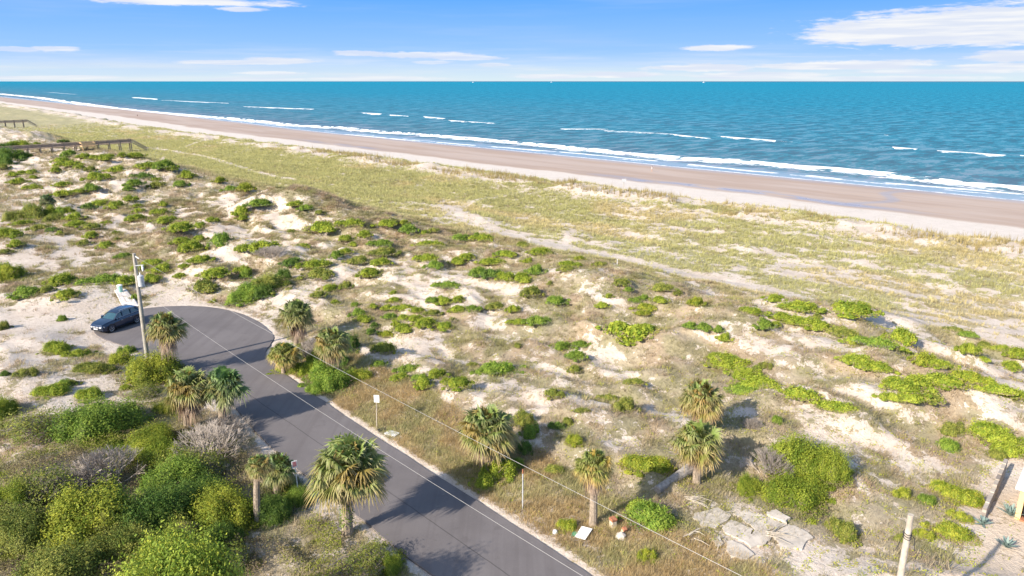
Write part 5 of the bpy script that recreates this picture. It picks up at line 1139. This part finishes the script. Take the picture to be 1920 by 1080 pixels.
# ------------------------------------------------------------------ parked car
def build_car(loc, rz):
    M_paint = mat('dark_blue_paint', (.006, .022, .055), .28, .25, spec=.6, coat=.8); M_glass = mat('car_glass', (.03, .08, .10), .08, .0, spec=.8, coat=.5)
    M_tyre = mat('tyre_rubber', (.02, .02, .02), .85); M_rim = mat('alloy_rim', (.55, .56, .58), .35, .7); M_lamp = mat('lamp_glass', (.72, .74, .76), .15, spec=.8); M_tail = mat('tail_lamp_red', (.35, .01, .01), .2); M_trim = mat('black_trim', (.012, .012, .014), .7)
    e = empty('parked_car', loc, rz, label='dark blue SUV parked on the rim of the turning circle', cat='car'); e.scale = (1.06, 1.06, 1.06)
    # x forward, stations: x, half width, sill z, shoulder z, top z, top half width
    st = [(2.32, .62, .42, .62, .70, .52), (2.24, .80, .30, .66, .86, .66), (1.95, .90, .25, .74, .98, .74), (1.40, .935, .24, .80, 1.05, .78), (.95, .94, .24, .86, 1.10, .80), (.3, .94, .24, .90, 1.12, .82),
          (-.6, .94, .24, .93, 1.14, .82), (-1.4, .94, .24, .96, 1.15, .80), (-1.95, .91, .28, .98, 1.13, .74), (-2.25, .84, .34, .96, 1.08, .68), (-2.33, .70, .45, .90, 1.0, .60)]
    rings = []
    for x, hw, z0, z1, z2, tw in st:
        half = [(tw * .5, z2 + .015), (tw, z2), (hw * .97, z1 + .06), (hw, z1 - .08), (hw, z0 + .22), (hw * .95, z0)]
        rings.append([(x, y, z) for y, z in half] + [(x, -y, z) for y, z in half[::-1]])
    MB().loft(rings).build('body', M_paint, e, smooth=True)
    # cabin glass and roof
    cab = [(1.02, .74, 1.07, 1.09), (.35, .70, 1.1, 1.50), (.05, .68, 1.1, 1.60), (-.8, .68, 1.1, 1.65), (-1.7, .66, 1.1, 1.60), (-2.12, .62, 1.08, 1.20)]
    rr = [[(x, w_ + .07, zb), (x, w_ - .06 - .10 * (zt - zb) / .5, zt), (x, 0, zt + .03), (x, -(w_ - .06 - .10 * (zt - zb) / .5), zt), (x, -w_ - .07, zb)] for x, w_, zb, zt in cab]
    MB().loft(rr).build('windows', M_glass, e)
    rf = [(.40, .60, 1.525), (.05, .60, 1.635), (-.8, .61, 1.685), (-1.72, .585, 1.63), (-1.88, .55, 1.56)]
    MB().loft([[(x, w_, z - .05), (x, w_ * .96, z), (x, 0, z + .035), (x, -w_ * .96, z), (x, -w_, z - .05)] for x, w_, z in rf]).build('roof', M_paint, e, smooth=True)
    for s_ in (-1, 1):
        for (x0, z0), (x1, z1), w_ in (((1.0, 1.1), (.36, 1.52), .07), ((-.05, 1.1), (-.12, 1.6), .09), ((-1.0, 1.1), (-1.08, 1.62), .09), ((-2.0, 1.12), (-1.72, 1.58), .20)):
            MB().beam((x0, s_ * .80, z0), (x1, s_ * .60, z1), .04, w_, Vector((1, 0, 0))).build('pillar', M_paint, e)
        MB().tube([(.98, s_ * .815, 1.115), (-.6, s_ * .825, 1.155), (-1.95, s_ * .80, 1.17), (-1.75, s_ * .66, 1.56), (-.8, s_ * .635, 1.655), (.05, s_ * .625, 1.61), (.38, s_ * .62, 1.52), (.98, s_ * .815, 1.12)], .017, 6).build('window_trim', M_rim, e)
        MB().tube([(.1, s_ * .56, 1.66), (.0, s_ * .56, 1.72), (-1.6, s_ * .55, 1.71), (-1.7, s_ * .55, 1.64)], .022, 6).build('roof_rail', M_rim, e)
        MB().box(.62, .80, s_ * .98 - .12, s_ * .98 + .12, 1.06, 1.22).build('mirror', M_paint, e, bevel=.03)
        MB().loft([[(2.12, s_ * .84, .74), (2.12, s_ * .84, .60), (2.12, s_ * .5, .60), (2.12, s_ * .5, .78)], [(2.335, s_ * .62, .71), (2.335, s_ * .62, .60), (2.345, s_ * .42, .60), (2.345, s_ * .42, .73)]]).build('headlight', M_lamp, e)
        MB().box(-2.345, -2.18, s_ * .70 - .13, s_ * .70 + .13, .80, 1.0).build('tail_lamp', M_tail, e, bevel=.02)
        MB().box(-1.0, 1.05, s_ * .945 - .012, s_ * .945 + .012, .26, .38).build('side_skirt', M_trim, e)
        MB().beam((.15, s_ * .955, .86), (.35, s_ * .955, .86), .03, .03).build('door_handle', M_rim, e); MB().beam((-.85, s_ * .955, .90), (-.65, s_ * .955, .90), .03, .03).build('door_handle', M_rim, e)
        for wx in (1.42, -1.40):
            c = Vector((wx, s_ * .80, .36)); w0 = empty_part('wheel', e, c)
            mb = MB(); mb.loft([[(r_ * math.cos(a), y, r_ * math.sin(a)) for a in np.linspace(0, 2 * math.pi, 25)[:-1]] for y, r_ in ((-.12, .33), (-.10, .36), (.10, .36), (.12 if s_ > 0 else .12, .33))]); mb.build('tyre', M_tyre, w0, smooth=True)
            mb = MB(); yy = s_ * .125; mb.loft([[(r_ * math.cos(a), y, r_ * math.sin(a)) for a in np.linspace(0, 2 * math.pi, 21)[:-1]] for y, r_ in ((yy * .8, .25), (yy * 1.03, .245), (yy * .95, .20))])
            for k in range(5): a = k * 1.2566; mb.beam((0, yy * 1.02, 0), (.22 * math.cos(a), yy * 1.02, .22 * math.sin(a)), .02, .07, Vector((0, 1, 0)))
            mb.build('rim', M_rim, w0)
            MB().loft([[(wx + r_ * math.cos(a), s_ * y, .38 + r_ * math.sin(a)) for a in np.linspace(-.15, math.pi + .15, 14)] + [(wx + (r_ - .06) * math.cos(a), s_ * y, .38 + (r_ - .06) * math.sin(a)) for a in np.linspace(math.pi + .15, -.15, 14)] for y, r_ in ((.90, .45), (.955, .45))]).build('wheel_arch', M_trim, e)
    mb = MB(); [mb.box(2.315, 2.365, y0, y1, .58, .74) for y0, y1 in ((.03, .34), (-.34, -.03))]; mb.build('grille', M_rim, e, bevel=.02)
    MB().box(2.27, 2.345, -.62, .62, .30, .40).build('front_bumper', M_trim, e, bevel=.03); MB().box(-2.36, -2.26, -.7, .7, .32, .50).build('rear_bumper', M_trim, e, bevel=.03)
    MB().box(2.365, 2.378, -.24, .24, .45, .55).build('number_plate', M_white, e)
    return e
def empty_part(name, parent, loc):
    o = bpy.data.objects.new(name, None); o.location = loc; o.empty_display_size = .1; return link(o, parent)
build_car(Vector((-40.0, 69.2, .045)), math.atan2(-.93, -.36))

# ------------------------------------------------------------------ people on the beach
def person(px, py, h, label, shirt, legs, rz=0.0, stride=.22):
    b = at(px, py); e = empty('person', b, rz, label=label, cat='person'); k = h / 1.75
    sk = mat('skin', (.45, .27, .19), .7)
    J = [((0, 0, .95), .13), ((0, 0, 1.15), .12), ((0, 0, 1.40), .15), ((0, 0, 1.52), .055), ((0, .01, 1.60), .085), ((0, 0, 1.70), .07),
         ((.10, 0, .90), .09), ((.11, stride, .50), .06), ((.11, stride * .6, .08), .042), ((.11, stride * .6 + .14, .03), .035), ((-.10, 0, .90), .09), ((-.11, -stride * .4, .50), .06), ((-.11, -stride, .08), .042), ((-.11, -stride + .14, .03), .035),
         ((.20, 0, 1.40), .055), ((.26, -.08, 1.12), .042), ((.25, .05, .88), .032), ((-.20, 0, 1.40), .055), ((-.26, .08, 1.12), .042), ((-.25, .2, .90), .032)]
    E = [(0, 1), (1, 2), (2, 3), (3, 4), (4, 5), (0, 6), (6, 7), (7, 8), (8, 9), (0, 10), (10, 11), (11, 12), (12, 13), (2, 14), (14, 15), (15, 16), (2, 17), (17, 18), (18, 19)]
    me = bpy.data.meshes.new('body'); me.from_pydata([tuple(c * k for c in p) for p, _ in J], E, []); me.materials.append(sk); o = obj('body', me, e)
    md = o.modifiers.new('skin', 'SKIN'); o.modifiers.new('sub', 'SUBSURF').levels = 1; o.modifiers['sub'].render_levels = 1
    for i, (_, r_) in enumerate(J): me.skin_vertices[0].data[i].radius = (r_ * k, r_ * k)
    me.skin_vertices[0].data[0].use_root = True
    MB().loft([[(rx * k * math.cos(a), ry * k * math.sin(a), z * k) for a in np.linspace(0, 6.283, 13)[:-1]] for z, rx, ry in ((.92, .20, .15), (1.1, .18, .14), (1.35, .22, .16), (1.48, .12, .10))]).build('shirt', shirt, e, smooth=True)
    MB().loft([[(rx * k * math.cos(a), ry * k * math.sin(a), z * k) for a in np.linspace(0, 6.283, 13)[:-1]] for z, rx, ry in ((.70, .19, .20), (.95, .185, .145))]).build('shorts', legs, e, smooth=True)
    MB().loft([[(rx * k * math.cos(a), -.01 + rx * k * math.sin(a), z * k) for a in np.linspace(0, 6.283, 11)[:-1]] for z, rx in ((1.62, .095), (1.70, .10), (1.78, .05))]).build('hair', M_dark, e, smooth=True)
person(1222, 322, 1.8, 'person in a white shirt walking on the wet sand', M_white, mat('beige_cloth', (.5, .4, .32), .8), 1.2)
person(258, 219, 1.8, 'distant dark-clothed person walking on the far left beach', M_dark, M_dark, .3)

# ------------------------------------------------------------------ boats on the horizon
def boat(px, dist, s_, label, up=1.0):
    x, y, d = ray(px, 152); k = dist / math.hypot(x, y); e = empty('boat', (x * k, y * k, -4.0), .4, label=label, cat='boat', group='boats on the horizon'); e.scale = (s_, s_, s_)
    MB().loft([[(x0, w_, .1), (x0, w_ * 1.1, 1.8), (x0, -w_ * 1.1, 1.8), (x0, -w_, .1)] for x0, w_ in ((-7, 1.6), (-2, 2.1), (4, 1.8), (8.5, .15))]).build('hull', M_white, e)
    MB().box(-4, 2, -1.5, 1.5, 1.8, 4.2 * up).build('cabin', M_white, e, bevel=.2); MB().tube([(0, 0, 4), (0, 0, 8 * up)], .12, 6).build('mast', M_white, e)
boat(887, 15000, 3.0, 'tiny white boat left of the middle of the horizon'); boat(1034, 15500, 3.0, 'tiny white boat at the middle of the horizon'); boat(1320, 14000, 3.4, 'tiny white boat on the horizon towards the right')
